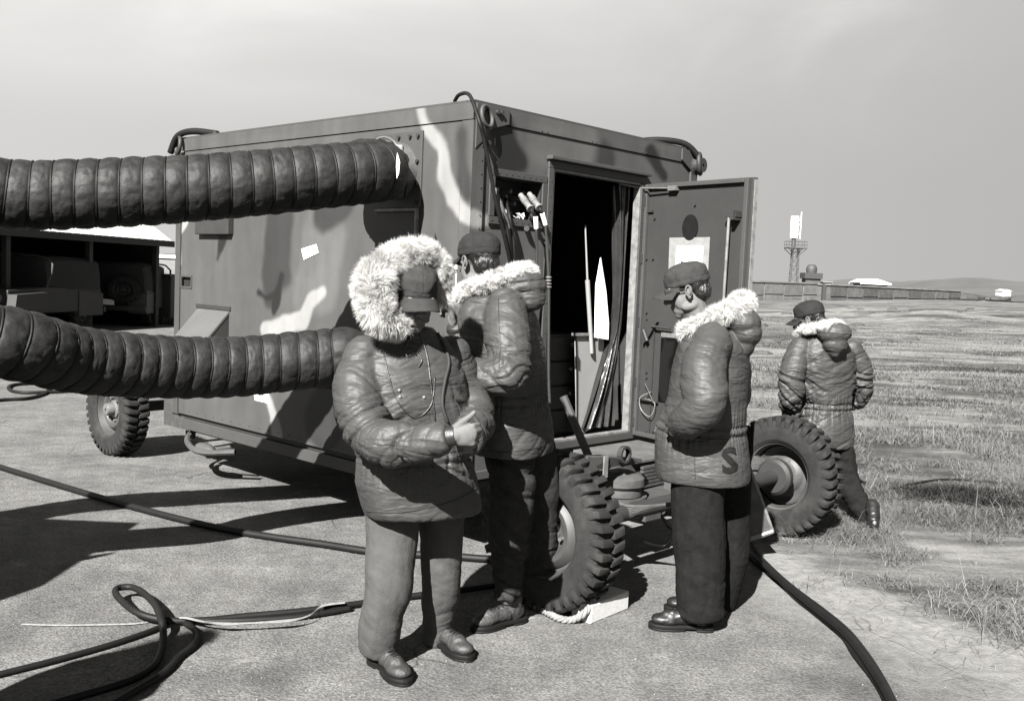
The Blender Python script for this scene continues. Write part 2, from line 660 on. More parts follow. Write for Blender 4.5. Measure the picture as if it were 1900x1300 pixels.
# asphalt: worn aggregate, mottled
grain = noise(55, 4, 0.85)
vor = N.new('ShaderNodeTexVoronoi')
vor.inputs['Scale'].default_value = 85
L.new(co.outputs['Object'], vor.inputs['Vector'])
agg = mrange(vor.outputs['Distance'], 0.15, 0.75, 1.22, 0.72, False)
a1 = gmath('MULTIPLY', mrange(grain, 0.34, 0.66, 0.66, 1.36, False), agg)
blot = mrange(noise(2.2, 7, 0.62), 0.32, 0.68, 0.80, 1.20)
blot2 = mrange(noise(9, 5, 0.6), 0.3, 0.7, 0.86, 1.14)
pale = mrange(noise(3.4, 3, 0.5), 0.66, 0.72, 1.0, 1.35)
asph = gmath('MULTIPLY', gmath('MULTIPLY', gmath('MULTIPLY', gmath('MULTIPLY', a1, blot), blot2), pale), 0.086)
dust = gmath('MULTIPLY', mrange(noise(14, 8, 0.7), 0.3, 0.7, 0.7, 1.25), 0.128)
# cracks near the edge
vc = N.new('ShaderNodeTexVoronoi')
vc.feature = 'DISTANCE_TO_EDGE'
vc.inputs['Scale'].default_value = 1.15
mpd = N.new('ShaderNodeMix')
mpd.data_type = 'VECTOR'
mpd.inputs[0].default_value = 0.12
L.new(co.outputs['Object'], mpd.inputs[4])
nv_ = N.new('ShaderNodeTexNoise')
nv_.inputs['Scale'].default_value = 3.0
nv_.inputs['Detail'].default_value = 6
L.new(co.outputs['Object'], nv_.inputs['Vector'])
L.new(nv_.outputs['Color'], mpd.inputs[5])
L.new(mpd.outputs[1], vc.inputs['Vector'])
crack = mrange(vc.outputs['Distance'], 0.0, 0.006, 0.35, 1.0, False)
crmask = mrange(noise(0.9, 2, 0.5), 0.5, 0.6, 1.0, 0.0)
crack2 = gmix(crmask, crack, 1.0)
stain = mrange(noise(0.8, 5, 0.6, None, 0.8), 0.56, 0.70, 1.0, 0.72)
surf = gmath('MULTIPLY', gmath('MULTIPLY', gmix(dust_m, asph, dust), crack2), stain)
mps = N.new('ShaderNodeMapping')
mps.inputs['Scale'].default_value = (0.35, 1.0, 1.0)
L.new(co.outputs['Object'], mps.inputs[0])
st1 = mrange(noise(0.45, 8, 0.68, mps.outputs[0], 0.6), 0.40, 0.58, 0.28, 1.15)
st2 = mrange(noise(2.6, 8, 0.75, mps.outputs[0]), 0.34, 0.64, 0.5, 1.25)
fine = mrange(noise(38, 5, 0.85), 0.32, 0.68, 0.6, 1.4, False)
straw = gmath('MULTIPLY', gmath('MULTIPLY', gmath('MULTIPLY', st1, st2), fine), 0.105)
allc = gmix(grass_m, surf, straw)
cc = N.new('ShaderNodeCombineColor')
L.new(allc, cc.inputs[0])
L.new(gmath('MULTIPLY', allc, 0.985), cc.inputs[1])
L.new(gmath('MULTIPLY', allc, 0.955), cc.inputs[2])
L.new(cc.outputs[0], P_.inputs['Base Color'])
bmp = N.new('ShaderNodeBump')
bmp.inputs['Strength'].default_value = 0.75
bmp.inputs['Distance'].default_value = 0.012
hgt = gmix(grass_m, gmath('ADD', gmath('MULTIPLY', grain, 0.7), gmath('MULTIPLY', vor.outputs['Distance'], -0.35)), gmath('MULTIPLY', gmath('ADD', noise(22, 6, 0.8), noise(1.4, 6, 0.7, mps.outputs[0])), 2.2))
L.new(hgt, bmp.inputs['Height'])
L.new(bmp.outputs[0], P_.inputs['Normal'])
link('ground', gme, gm, smooth=True, kind='structure')

# dry grass blades
def blades(n, ylo, yhi, hlo, hhi, w, s, dens_pow=1.0, xfac=0.62, thr=0.12, flat=0.0):
    r = np.random.default_rng(s)
    yy = ylo + (yhi - ylo) * r.random(n) ** dens_pow
    xx = (r.random(n) * (xfac + 0.12) - 0.12) * yy
    P3 = np.stack([xx, yy, 0 * xx], 1)
    sdd = xx + 0.45 * yy - 4.1 + 0.55 * fbm(P3 * 1.3, 3, 5)
    clump = fbm(P3 * (1.4 if ylo < 10 else .5) + 0.3 * r.normal(size=P3.shape) * (ylo > 10), 4, 21)
    keep = (sdd > thr) & (r.random(n) < sstep(thr - .02, thr + .48 + 2 * flat, sdd)) & (r.random(n) < (0.42 + 1.1 * clump))
    # not inside the tyre on the right
    xx, yy, clump = xx[keep], yy[keep], clump[keep]
    n = len(xx)
    zz = ground_h(xx, yy) - 0.004
    az = r.random(n) * 2 * np.pi
    hh = hlo + (hhi - hlo) * r.random(n) ** 2.2
    hh = hh * (0.6 + 0.7 * np.clip(clump + 0.3, 0, 1.2))
    lean = 0.25 + 1.5 * r.random(n) + flat * 3
    B = np.stack([xx, yy, zz], 1)
    D = np.stack([np.cos(az), np.sin(az), 0 * az], 1)
    W = np.stack([-np.sin(az), np.cos(az), 0 * az], 1) * (w * (0.6 + 0.8 * r.random(n)))[:, None]
    up = np.array([0, 0, 1.0])
    m1 = B + D * (hh * lean * 0.3)[:, None] + up * (hh * 0.55)[:, None]
    m2 = B + D * (hh * lean * 0.95)[:, None] + up * (hh * (1.0 - 0.22 * np.minimum(lean, 4)))[:, None]
    Vv = np.concatenate([B - W, B + W, m1 - W * 0.8, m1 + W * 0.8, m2], 0)
    i = np.arange(n)
    T = np.concatenate([np.stack([i, i + n, i + 3 * n], 1), np.stack([i, i + 3 * n, i + 2 * n], 1), np.stack([i + 2 * n, i + 3 * n, i + 4 * n], 1)], 0)
    return Vv, T
m_grass = mat('dry_grass_blades', 0.21, rough=0.8, var=0.25, vscale=1.5, island=0.4, spec=0.2)
Vs, Ts, k = [], [], 0
for a in ((210000, 3.6, 9.5, 0.02, 0.11, 0.0015, 1, 0.8, .62, .12, .45), (130000, 8.5, 20, 0.02, 0.10, 0.0028, 2, 0.8, .62, .12, .4), (90000, 18, 60, 0.03, 0.10, 0.006, 3, 0.9, .62, .12, .3), (1200, 4.2, 12, 0.16, 0.42, 0.0016, 4, 1.0), (40000, 3.6, 9, 0.02, 0.07, 0.0012, 7, 0.8, .62, -.5, .8), (60000, 4, 14, 0.05, 0.13, 0.0016, 8, 0.8, .62, .15, .35)):
    v_, t_ = blades(*a)
    Vs.append(v_)
    Ts.append(t_ + k)
    k += len(v_)
link('dry_grass', fastmesh('dry_grass', np.concatenate(Vs), np.concatenate(Ts), 3), m_grass, kind='stuff', label='short dry winter grass covering the field on the right', category='grass')

# loose grit and straw on the asphalt
r_ = np.random.default_rng(5)
n = 5200
yy = 3.3 + 6.5 * r_.random(n) ** 1.3
xx = (r_.random(n) * 1.15 - .6) * yy
ok_ = (xx + .45 * yy - 4.1) < .3
xx, yy = xx[ok_], yy[ok_]
n = len(xx)
sz = .0012 + .0042 * r_.random(n) ** 3
O6 = np.array([(1, 0, 0), (-1, 0, 0), (0, 1, 0), (0, -1, 0), (0, 0, .7), (0, 0, -.7)], float)
T8 = np.array([(0, 2, 4), (2, 1, 4), (1, 3, 4), (3, 0, 4), (2, 0, 5), (1, 2, 5), (3, 1, 5), (0, 3, 5)])
Vg = (np.stack([xx, yy, sz * .5], 1)[:, None, :] + O6[None] * sz[:, None, None] * (0.7 + .6 * r_.random((n, 6, 1)))).reshape(-1, 3)
Tg = (np.arange(n)[:, None, None] * 6 + T8[None]).reshape(-1, 3)
link('grit', fastmesh('grit', Vg, Tg, 3), mat('grit_stone', .22, rough=.9, var=.3, island=.6), kind='stuff', label='loose grit scattered over the asphalt', category='grit')
# dark rank growth at the right edge of the near field
mbd = []
for (gx_, gy_, rad_, cnt) in ((1850, 935, .30, 3200), (1800, 915, .2, 1500), (1890, 965, .22, 1500), (1700, 915, .10, 500), (1560, 700, .5, 900), (1800, 690, .9, 1800), (1680, 745, .6, 1300)):
    c = gp(gx_, gy_)
    q = r_.normal(size=(cnt, 2)) * [rad_ * 1.5, rad_ * .55]
    mbd.append(np.stack([c[0] + q[:, 0], c[1] + q[:, 1]], 1))
Q = np.concatenate(mbd)
n = len(Q)
az = r_.random(n) * 6.283
hh = .03 + .09 * r_.random(n)
B = np.stack([Q[:, 0], Q[:, 1], ground_h(Q[:, 0], Q[:, 1])], 1)
D_ = np.stack([np.cos(az), np.sin(az), 0 * az], 1) * hh[:, None] * .9
Wd = np.stack([-np.sin(az), np.cos(az), 0 * az], 1) * .004
Vd = np.concatenate([B - Wd, B + Wd, B + D_ + np.array([0, 0, 1.]) * hh[:, None] * .7])
i_ = np.arange(n)
link('dark_weeds', fastmesh('dark_weeds', Vd, np.stack([i_, i_ + n, i_ + 2 * n], 1), 3), mat('weed_dark', .035, rough=.9, var=.4, island=.4, spec=.1), kind='stuff', label='dark matted weeds in patches of the dry field', category='weeds')

# ================================================================== FAR BACKGROUND
def hill(name, x0, x1, y0, y1, h, s, label, col):
    n = 60
    xs = np.linspace(x0, x1, n)
    ys = np.linspace(y0, y1, 14)
    X, Y = np.meshgrid(xs, ys)
    u = (X - x0) / (x1 - x0)
    v = (Y - y0) / (y1 - y0)
    Z = h * np.sin(np.pi * np.clip(v, 0, 1)) * np.clip(np.sin(np.pi * u), 0, 1) ** 0.7 * (1 + 0.28 * fbm(np.stack([X.ravel() / 260, Y.ravel() / 700, 0 * X.ravel()], 1), 4, s).reshape(X.shape)) - 1
    I = np.arange(X.size).reshape(X.shape)
    F = np.stack([I[:-1, :-1].ravel(), I[:-1, 1:].ravel(), I[1:, 1:].ravel(), I[1:, :-1].ravel()], 1)
    link(name, fastmesh(name, np.stack([X.ravel(), Y.ravel(), Z.ravel()], 1), F, 4), col, smooth=True, kind='structure')
m_hill = mat('hill_scrub', 0.085, rough=1, var=0.25, vscale=0.01)
hill('hill', 870, 1900, 2000, 3000, 62, 1, '', m_hill)
hill('hill', 1050, 2300, 3400, 4600, 60, 2, '', m_hill)
hill('hill', -2600, 200, 3000, 4200, 40, 5, '', m_hill)

m_brick = mat('far_masonry', 0.10, rough=0.95, var=0.45, vscale=1.2, stretch=(0.35, 1, 1.6))
m_brick_l = mat('far_plaster', 0.21, rough=0.95, var=0.35, vscale=0.9, stretch=(0.25, 1, 2.0))
def pt(x, y, Y):
    return at(x, y, Y)
def far_wall(x0, yt0, yb0, x1, yt1, yb1, Y0, Y1, label, m, nbay, cols):
    A, Bq = pt(x0, yt0, Y0), pt(x1, yt1, Y1)
    a0, b0 = pt(x0, yb0, Y0)[2] - 0.6, pt(x1, yb1, Y1)[2] - 0.6
    d = (Bq - A)
    d[2] = 0
    Lg = np.linalg.norm(d)
    d /= Lg
    nrm = np.array([d[1], -d[0], 0])
    root = thing('revetment_wall', label, 'wall', (A[0], A[1], a0), 0)
    og = (A[0], A[1], a0)
    mb = MB()
    def q(s, z, o):
        return A * [1, 1, 0] + d * s + nrm * o + np.array([0, 0, z])
    def slab(mb, s0, s1, zb0, zt0, zb1, zt1, o0, o1):
        mb.add([q(s0, zb0, o0), q(s1, zb1, o0), q(s1, zb1, o1), q(s0, zb0, o1), q(s0, zt0, o0), q(s1, zt1, o0), q(s1, zt1, o1), q(s0, zt0, o1)],
               [(0, 3, 2, 1), (4, 5, 6, 7), (0, 1, 5, 4), (1, 2, 6, 5), (2, 3, 7, 6), (3, 0, 4, 7)])
    zt = lambda s: A[2] + (Bq[2] - A[2]) * s / Lg
    zb = lambda s: a0 + (b0 - a0) * s / Lg
    slab(mb, 0, Lg, a0, A[2], b0, Bq[2], 0, -2.5)
    mb.build('wall_face', m, root, org=og)
    for i in range(nbay):                                 # recessed-looking bays: each panel stands proud between posts
        s0, s1 = Lg * i / nbay + 0.12, Lg * (i + 1) / nbay - 0.12
        mb = MB()
        f = 0.32 + 0.1 * random.random()
        slab(mb, s0, s1, zb(s0) + (zt(s0) - zb(s0)) * (0.02), zb(s0) + (zt(s0) - zb(s0)) * f, zb(s1) + 0.1, zb(s1) + (zt(s1) - zb(s1)) * f, 0.003, 0.10)
        slab(mb, s0, s1, zb(s0) + (zt(s0) - zb(s0)) * (f + .08), zt(s0) - 0.32, zb(s1) + (zt(s1) - zb(s1)) * (f + .08), zt(s1) - 0.32, 0.003, 0.10)
        mb.build('panel', cols[i % len(cols)], root, org=og)
    mb = MB()
    slab(mb, -0.2, Lg + 0.2, A[2] - 0.16, A[2] + 0.02, Bq[2] - 0.16, Bq[2] + 0.02, 0.2, -2.7)
    mb.build('coping', m_brick_l, root, org=og)
    return root
mc = [mat('far_panel_a', 0.085, rough=.95, var=.4, vscale=1.5), mat('far_panel_b', 0.115, rough=.95, var=.4, vscale=1.5), mat('far_panel_c', 0.07, rough=.95, var=.4, vscale=1.5)]
ml = [mat('far_panel_d', 0.16, rough=.95, var=.3, vscale=1.2), mat('far_panel_e', 0.13, rough=.95, var=.3, vscale=1.2)]
far_wall(1340, 519, 556, 1524, 525, 556, 118, 130, 'long pale masonry wall across the field, left of the darker one', m_brick_l, 5, ml)
far_wall(1541, 527, 558, 1783, 539, 559, 128, 150, 'dark long stone wall across the field behind the walking man', m_brick, 9, mc)
o = thing('end_pier', 'dark square pier at the left end of the dark stone wall', 'pier', tuple(pt(1532, 560, 129)))
b = pt(1532, 560, 129)
hgt_ = pt(1532, 524, 129)[2] - b[2]
MB().box((-0.65, -0.6, -0.6), (0.45, 0.8, hgt_)).build('pier_block', mat('pier_dark', 0.04, rough=.95), o)
MB().box((-0.75, -0.7, hgt_ + .003), (0.55, 0.9, hgt_ + 0.15)).build('pier_cap', m_brick_l, o)

# tower with a white antenna
b = pt(1470, 556, 240)
tw = thing('antenna_tower', 'steel lattice tower carrying a white cylinder antenna beyond the wall', 'tower', tuple(b))
m_lat = mat('lattice_steel', 0.06, rough=.6)
zp = pt(1470, 461, 240)[2] - b[2]
mb = MB()
hw0, hw1 = 1.0, 0.95
for sx_ in (-1, 1):
    for sy_ in (-1, 1):
        MB().cyl((sx_ * hw0, sy_ * hw0, 0), (sx_ * hw1 * .75, sy_ * hw1 * .75, zp), 0.09, n=6).build('tower_leg', m_lat, tw)
mb = MB()
nl = 6
for k in range(nl):
    z0, z1 = zp * k / nl, zp * (k + 1) / nl
    f0, f1 = hw0 + (hw1 * .75 - hw0) * k / nl, hw0 + (hw1 * .75 - hw0) * (k + 1) / nl
    for a0_, b0_, a1_, b1_ in ((-1, -1, 1, -1), (1, -1, 1, 1), (1, 1, -1, 1), (-1, 1, -1, -1)):
        mb.cyl((a0_ * f0, b0_ * f0, z0), (a1_ * f1, b1_ * f1, z1), 0.05, n=5)
        mb.cyl((a1_ * f0, b1_ * f0, z0), (a0_ * f1, b0_ * f1, z1), 0.05, n=5)
        mb.cyl((a0_ * f1, b0_ * f1, z1), (a1_ * f1, b1_ * f1, z1), 0.05, n=5)
mb.build('bracing', m_lat, tw)
MB().box((-2.2, -2.2, zp), (2.2, 2.2, zp + 0.25)).build('platform', m_lat, tw)
mb = MB()
for sx_ in (-1, 1):
    for sy_ in (-1, 1):
        MB().cyl((sx_ * 2.1, sy_ * 2.1, zp - 0.02), (sx_ * .6, sy_ * .6, zp - 1.7), 0.09, n=5).build('platform_brace', m_lat, tw)
mb = MB()
for k in range(4):
    c = [(-2.15, -2.15), (2.15, -2.15), (2.15, 2.15), (-2.15, 2.15)]
    p, q_ = c[k], c[(k + 1) % 4]
    for z in (0.9, 1.7):
        mb.cyl((*p, zp + z), (*q_, zp + z), 0.05, n=5)
    mb.cyl((*p, zp + .25), (*p, zp + 1.7), 0.06, n=5)
    mb.cyl(((p[0] + q_[0]) / 2, (p[1] + q_[1]) / 2, zp + .25), ((p[0] + q_[0]) / 2, (p[1] + q_[1]) / 2, zp + 1.7), 0.05, n=5)
mb.build('railing', m_lat, tw)
zc0, zc1 = pt(1473, 442, 240)[2] - b[2], pt(1473, 401, 240)[2] - b[2]
xo = pt(1473, 442, 240)[0] - b[0]
MB().lathe([(0.01, 0), (.5, 0), (.5, zc0 - zp)], (xo, 0, zp + .2), (0, 0, 1), 12).build('mast_stub', m_lat, tw)
MB().lathe([(0.01, 0), (0.9, 0), (0.97, 0.3), (0.97, zc1 - zc0 - .3), (0.85, zc1 - zc0), (0.01, zc1 - zc0 + .08)], (xo, 0, zc0), (0, 0, 1), 20).build('antenna_cylinder', mat('radome_white', .8, rough=.4, var=.02), tw, smooth='auto')
mb = MB()
xw = pt(1487, 400, 240)[0] - b[0]
mb.cyl((xw, 0, zc0 - .1), (xw, 0, pt(1487, 393, 240)[2] - b[2]), 0.10, n=6)
mb.cyl((xo, 0, zc0 + 4.4), (xw, 0, zc0 + 4.4), 0.08, n=5)
mb.cyl((xo, 0, zc0 + 1.0), (xw, 0, zc0 + 1.0), 0.06, n=5)
mb.box((xw - .35, -.1, zc0 + 3.2), (xw + .05, .1, zc0 + 3.5))
mb.build('whip_mast', mat('radome_white', .8), tw)
# radar hut
b = pt(1503, 552, 200)
rh = thing('radar_hut', 'dark boxy hut with a rounded dome, just right of the lattice tower', 'hut', tuple(b))
z0, z1 = pt(1503, 517, 200)[2] - b[2], pt(1503, 511, 200)[2] - b[2]
MB().box((-1.5, -1.4, 0), (1.5, 1.4, z0)).build('base_tower', mc[0], rh)
MB().box((-1.85, -1.8, z0 + .003), (1.75, 1.8, z1 + .5)).build('deck_box', mat('hut_dark', .03), rh)
MB().lathe([(.01, 1.75), (.6, 1.7), (1.0, 1.3), (1.12, .7), (1.0, 0.0)], (-.05, 0, z1 + .5), (0, 0, 1), 14).build('dome', mat('dome_grey', .05), rh, smooth=True)
# tent-like pale roof
b = pt(1618, 548, 205)
pr = thing('pale_roofed_shed', 'low shed with a bright white pitched roof behind the stone wall', 'shed', tuple(b))
zr, ze = pt(1615, 516, 205)[2] - b[2], pt(1650, 526, 205)[2] - b[2]
MB().box((-2.0, 0.4, 0), (3.2, 6, ze)).build('shed_wall', mc[0], pr)
MB().add([(-2.6, 0, ze), (-.9, 0, zr - .15), (1.0, 0, zr - .15), (3.9, 0, ze), (-2.6, 7, ze), (-.9, 7, zr - .15), (1.0, 7, zr - .15), (3.9, 7, ze), (-2.6, 0, ze - .3), (3.9, 0, ze - .3), (-2.6, 7, ze - .3), (3.9, 7, ze - .3)],
         [(0, 1, 5, 4), (1, 2, 6, 5), (2, 3, 7, 6), (0, 8, 9, 3, 2, 1), (4, 5, 6, 7, 11, 10)]).build('shed_roof', mat('roof_white', .75), pr)
b = pt(1866, 552, 420)
fb = thing('far_building', 'tiny white building far out by the hills at right', 'building', tuple(b))
w_ = 420 / FPX
MB().box((-7 * w_, 0, -1), (9 * w_, 6, 6 * w_ * 2)).build('wall', mat('far_white', .5), fb)
MB().add([(-8 * w_, -.5, 12 * w_ + .01), (10 * w_, -.5, 12 * w_ + .01), (10 * w_, 6.5, 12 * w_ + .01), (-8 * w_, 6.5, 12 * w_ + .01), (-8 * w_, 3, 15 * w_), (10 * w_, 3, 15 * w_)], [(0, 1, 5, 4), (2, 3, 4, 5), (1, 2, 5), (3, 0, 4), (0, 3, 2, 1)]).build('roof', mat('roof_white', .75), fb)
# low scrub on the horizon, one object
mb = MB()
for i in range(150):
    x = random.uniform(1400, 1990)
    Y = random.uniform(170, 420)
    g = pt(x, 553 + (x - 1850) * .04, Y)
    s = random.uniform(.5, 1.6)
    mb.ell((g[0], g[1], g[2] - .2), (s * 2.6, s, s * .7), n=7, m=5)
mb.build('scrub', mat('scrub_dark', .05, var=.4), None, kind='stuff', label='low dark scrub along the far edge of the field', category='scrub')
mb = MB()
for i in range(34):
    x = random.uniform(1400, 1900)
    Y = random.uniform(28, 90)
    g = gp(x, 553 + 1.6 * FPX / Y)
    s = random.uniform(.06, .2)
    g = (g[0], g[1], float(ground_h([g[0]], [g[1]])[0]))
    mb.ell(g, (s * 2.4, s, s * .8), n=6, m=5)
mb.build('grass_tufts', mat('tuft_dark', .06, var=.4), None, kind='stuff', label='scattered dark tufts far out in the dry field', category='tufts')
# ================================================================== LEFT BACKGROUND
d_ = np.array([0.246, 0.969, 0])
n_ = np.array([-0.969, 0.246, 0])
A_ = np.array([-8.85, 25.46, 0]) - d_ * 11.0
shed = thing('open_shed', 'low open-sided shed with a bright pitched metal roof and dark interior, far left', 'shed', tuple(A_), math.atan2(d_[1], d_[0]))
# local: x along the eave (away from the camera), y to the left (into the shed)
LEN = 11.0
def shed_roof():
    mb = MB()
    k = 44
    prof = [(0.0, 2.19), (2.3, 3.72), (2.4, 3.72), (4.7, 2.19)]
    for i in range(k):
        x0, x1 = LEN * i / k, LEN * (i + 1) / k - 0.02
        for (y0, z0), (y1, z1) in ((prof[0], prof[1]), (prof[2], prof[3])):
            mb.add([(x0, y0, z0), (x1, y0, z0), (x1, y1, z1), (x0, y1, z1), (x0, y0, z0 - .03), (x1, y0, z0 - .03), (x1, y1, z1 - .03), (x0, y1, z1 - .03)],
                   [(0, 1, 2, 3), (7, 6, 5, 4), (0, 4, 5, 1), (2, 6, 7, 3), (1, 5, 6, 2), (3, 7, 4, 0)])
    return mb
shed_roof().build('roof', mat('galvanised_roof', .5, rough=.5, var=.1), shed)
mb = MB()
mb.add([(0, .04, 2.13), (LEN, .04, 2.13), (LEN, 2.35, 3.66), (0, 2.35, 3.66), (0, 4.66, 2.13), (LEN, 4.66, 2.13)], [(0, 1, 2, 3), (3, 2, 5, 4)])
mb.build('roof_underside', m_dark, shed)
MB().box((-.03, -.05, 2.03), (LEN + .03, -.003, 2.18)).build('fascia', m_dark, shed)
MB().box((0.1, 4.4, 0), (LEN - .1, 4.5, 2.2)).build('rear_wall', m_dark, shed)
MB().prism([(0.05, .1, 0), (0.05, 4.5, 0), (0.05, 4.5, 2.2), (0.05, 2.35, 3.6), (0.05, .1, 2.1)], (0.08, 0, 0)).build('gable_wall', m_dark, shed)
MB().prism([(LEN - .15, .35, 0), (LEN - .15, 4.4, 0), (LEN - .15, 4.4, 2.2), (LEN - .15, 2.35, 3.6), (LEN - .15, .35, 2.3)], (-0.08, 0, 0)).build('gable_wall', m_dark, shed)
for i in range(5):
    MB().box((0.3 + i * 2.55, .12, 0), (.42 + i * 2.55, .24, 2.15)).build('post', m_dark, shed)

def wheel_parts(root, c, R, W, ax, lugs=28, hub_out=True, name='wheel', m_r=None):
    """tyre with block lugs and a dished rim; ax = unit vector pointing to the outer side"""
    ax = np.array(ax, float)
    c = np.array(c, float)
    u = np.array([ax[1], -ax[0], 0.0])
    up = np.array([0, 0, 1.0])
    h = W / 2
    w = bpy.data.objects.new(name, None)
    rc = R * 0.925
    mb = MB()
    prof = [(R * .56, -h * .72), (R * .62, -h * .93), (R * .74, -h * 1.0), (R * .86, -h * .96), (rc, -h * .80), (rc + .004, 0), (rc, h * .80), (R * .86, h * .96), (R * .74, h * 1.0), (R * .62, h * .93), (R * .56, h * .72)]
    mb.lathe(prof, c, ax, 64)
    for sgn in (-1, 1):
        for k in range(lugs):
            a0 = 2 * math.pi * (k + (0.5 if sgn > 0 else 0)) / lugs
            da = 2 * math.pi / lugs * 0.32
            pts = []
            def P(r, hh, a):
                return c + ax * hh + r * (math.cos(a) * u + math.sin(a) * up)
            sh = 2 * math.pi / lugs * 0.30
            for (hh, a_s, tap) in ((sgn * h * .97, 0.0, 1.0), (sgn * h * .80, 0.02, 1.0), (sgn * h * 0.05, sh, .8)):
                top = R * (.955 if abs(hh) > h * .9 else 1.0)
                bot = R * (.80 if abs(hh) > h * .9 else .90)
                aa = a0 + a_s
                pts += [P(bot, hh, aa - da * tap * 1.15), P(bot, hh, aa + da * tap * 1.15), P(top, hh, aa + da * tap * .85), P(top, hh, aa - da * tap * .85)]
            fs = [(0, 1, 2, 3), (8, 11, 10, 9)]
            for i in (0, 4):
                fs += [(i, i + 4, i + 5, i + 1), (i + 1, i + 5, i + 6, i + 2), (i + 2, i + 6, i + 7, i + 3), (i + 3, i + 7, i + 4, i)]
            mb.add(pts, fs)
    ty = mb.build('tyre', m_tyre, w, smooth='auto', bevel=.0035)
    s = R / .39
    mr = m_r or m_rim
    mb = MB()
    o_ = .088 * (W / .21)
    mb.lathe([(.236 * s, o_), (.236 * s, o_ - .012), (.218 * s, o_ - .02), (.205 * s, .03), (.196 * s, .012), (.186 * s, .008), (.172 * s, .035), (.15 * s, .05), (.125 * s, .045), (.105 * s, .02), (.085 * s, .012), (.01, .012)], c, ax, 48)
    mb.lathe([(.236 * s, -o_), (.236 * s, -o_ + .012), (.21 * s, -o_ + .02), (.2 * s, .0)], c, ax, 48)
    rim = mb.build('rim', mr, w, smooth='auto')
    mb = MB()
    mb.lathe([(.075 * s, .013), (.075 * s, .03), (.055 * s, .04), (.052 * s, .09), (.046 * s, .1), (.01, .102)], c, ax, 20)
    for k in range(6):
        a = 2 * math.pi * k / 6 + .2
        p = c + .098 * s * (math.cos(a) * u + math.sin(a) * up)
        mb.cyl(p + ax * .012, p + ax * .045, .011, n=6)
    mb.build('hub', m_steel if not m_r else mr, w, smooth='auto')
    COL.objects.link(w)
    w.parent = root
    return w

def truck(loc, rz, label, grp):
    r = thing('utility_truck', label, 'truck', loc, rz, grp)     # rear at y = 0 facing -y, 3.3 m long
    MB().prism([(-.78, 0, .45), (-.78, 3.3, .45), (-.78, 3.3, .95), (-.78, 2.0, 1.0), (-.78, 0, .95)], (1.56, 0, 0)).build('body', m_paint_d, r, bevel=.03)
    for s in (-1, 1):
        MB().prism([(s * .8, -.05, .35), (s * .8, .9, .35), (s * .8, .9, .92), (s * .8, -.05, .86)], (-s * .38, 0, 0)).build('rear_panel', mat('truck_panel', .05, **PAINT), r, bevel=.01)
    mb = MB()
    rs = []
    for y, w, z in ((-.02, .72, 1.58), (.05, .76, 1.63), (1.2, .77, 1.66), (1.95, .7, 1.62)):
        rs.append([(-w - .02, y, .95), (-w, y, 1.3), (-w + .04, y, z - .08), (-w + .18, y, z), (w - .18, y, z), (w - .04, y, z - .08), (w, y, 1.3), (w + .02, y, .95)])
    mb.rings(rs).build('canvas_top', mat('canvas_dark', .012, rough=.9, var=.4, bump=.4, bscale=12), r, smooth='auto')
    MB().box((-.45, -.012, 1.1), (.45, -.004, 1.4)).build('rear_window', m_lens, r)
    MB().tube(spline([(-.74, 2.0, .98), (-.72, 1.9, 1.6), (.72, 1.9, 1.6), (.74, 2.0, .98)], 4), .022, 6).build('windscreen_frame', m_paint, r)
    MB().box((-.8, -.16, .42), (.8, -.08, .54)).build('bumper', m_paint_d, r)
    MB().box((-.16, -.19, .56), (.17, -.17, .70)).build('number_plate', m_white, r)
    for x_ in (-.3, -.42):
        MB().box((x_ - .02, -.2, .56), (x_ + .02, -.165, .74)).build('shackle', m_edge, r)
    for s in (-1, 1):
        MB().lathe([(.01, 0), (.09, 0), (.1, -.02), (.01, -.03)], (s * .55, 3.32, .78), (0, 1, 0), 14).build('headlight', m_edge, r)
        MB().prism([(s * .78, 2.3, .9), (s * .78, 3.3, .86), (s * .78, 3.35, .6), (s * .78, 3.2, .55), (s * .78, 2.4, .55)], (s * .2, 0, 0)).build('fender', m_paint_d, r)
    wheel_parts(r, (.35, -.15, .95), .34, .17, (0, -1, 0), 18, name='spare_wheel', m_r=m_paint_d)
    for x, y, a in ((-.68, .65, -1), (.68, .65, 1), (-.68, 2.75, -1), (.68, 2.75, 1)):
        wheel_parts(r, (x, y, .36), .36, .18, (a, 0, 0), 18, m_r=m_paint_d)
    MB().box((-.62, -.22, .72), (-.28, -.06, 1.02)).build('jerrycan', m_paint_d, r, bevel=.02)
    return r
p = at(200, 600, 24.3)
tr_ = truck((p[0], 24.3, 0), 0.1, 'dark canvas-topped utility truck with white number plate parked by the shed', 'utility trucks by the shed')
tr_.scale = (1.18, 1.1, .97)
p = at(30, 600, 20.5)
truck((p[0], 23.0, 0), math.pi - .15, 'dark utility truck at the photo\'s left edge, its front turned this way', 'utility trucks by the shed')
p = at(297, 618, 26)
cb = thing('equipment_cabinet', 'tall dark equipment cabinet standing past the shed corner', 'cabinet', (p[0], 26, 0))
MB().box((-.27, 0, .12), (.27, .7, 1.27)).build('cabinet_body', m_dark, cb, bevel=.02)
MB().box((-.29, -.03, 1.275), (.25, .7, 1.33)).build('lid', m_dark, cb)
mb = MB()
for a, b in (((-.24, .2), (-.24, 1.12)), ((-.05, .2), (-.05, 1.12)), ((-.24, .2), (-.05, .2)), ((-.24, 1.12), (-.05, 1.12))):
    mb.cyl((a[0], -.02, a[1]), (b[0], -.02, b[1]), .012, n=6)
mb.build('door_frame', m_edge, cb)
mb = MB()
for k in range(9):
    mb.ell((-.35 + k * .09, -.1 + .1 * random.random(), .08), (.08, .08, .1 + .05 * random.random()), n=7, m=5)
mb.build('cabinet_base', m_dark, cb)
p = at(300, 505, 90)
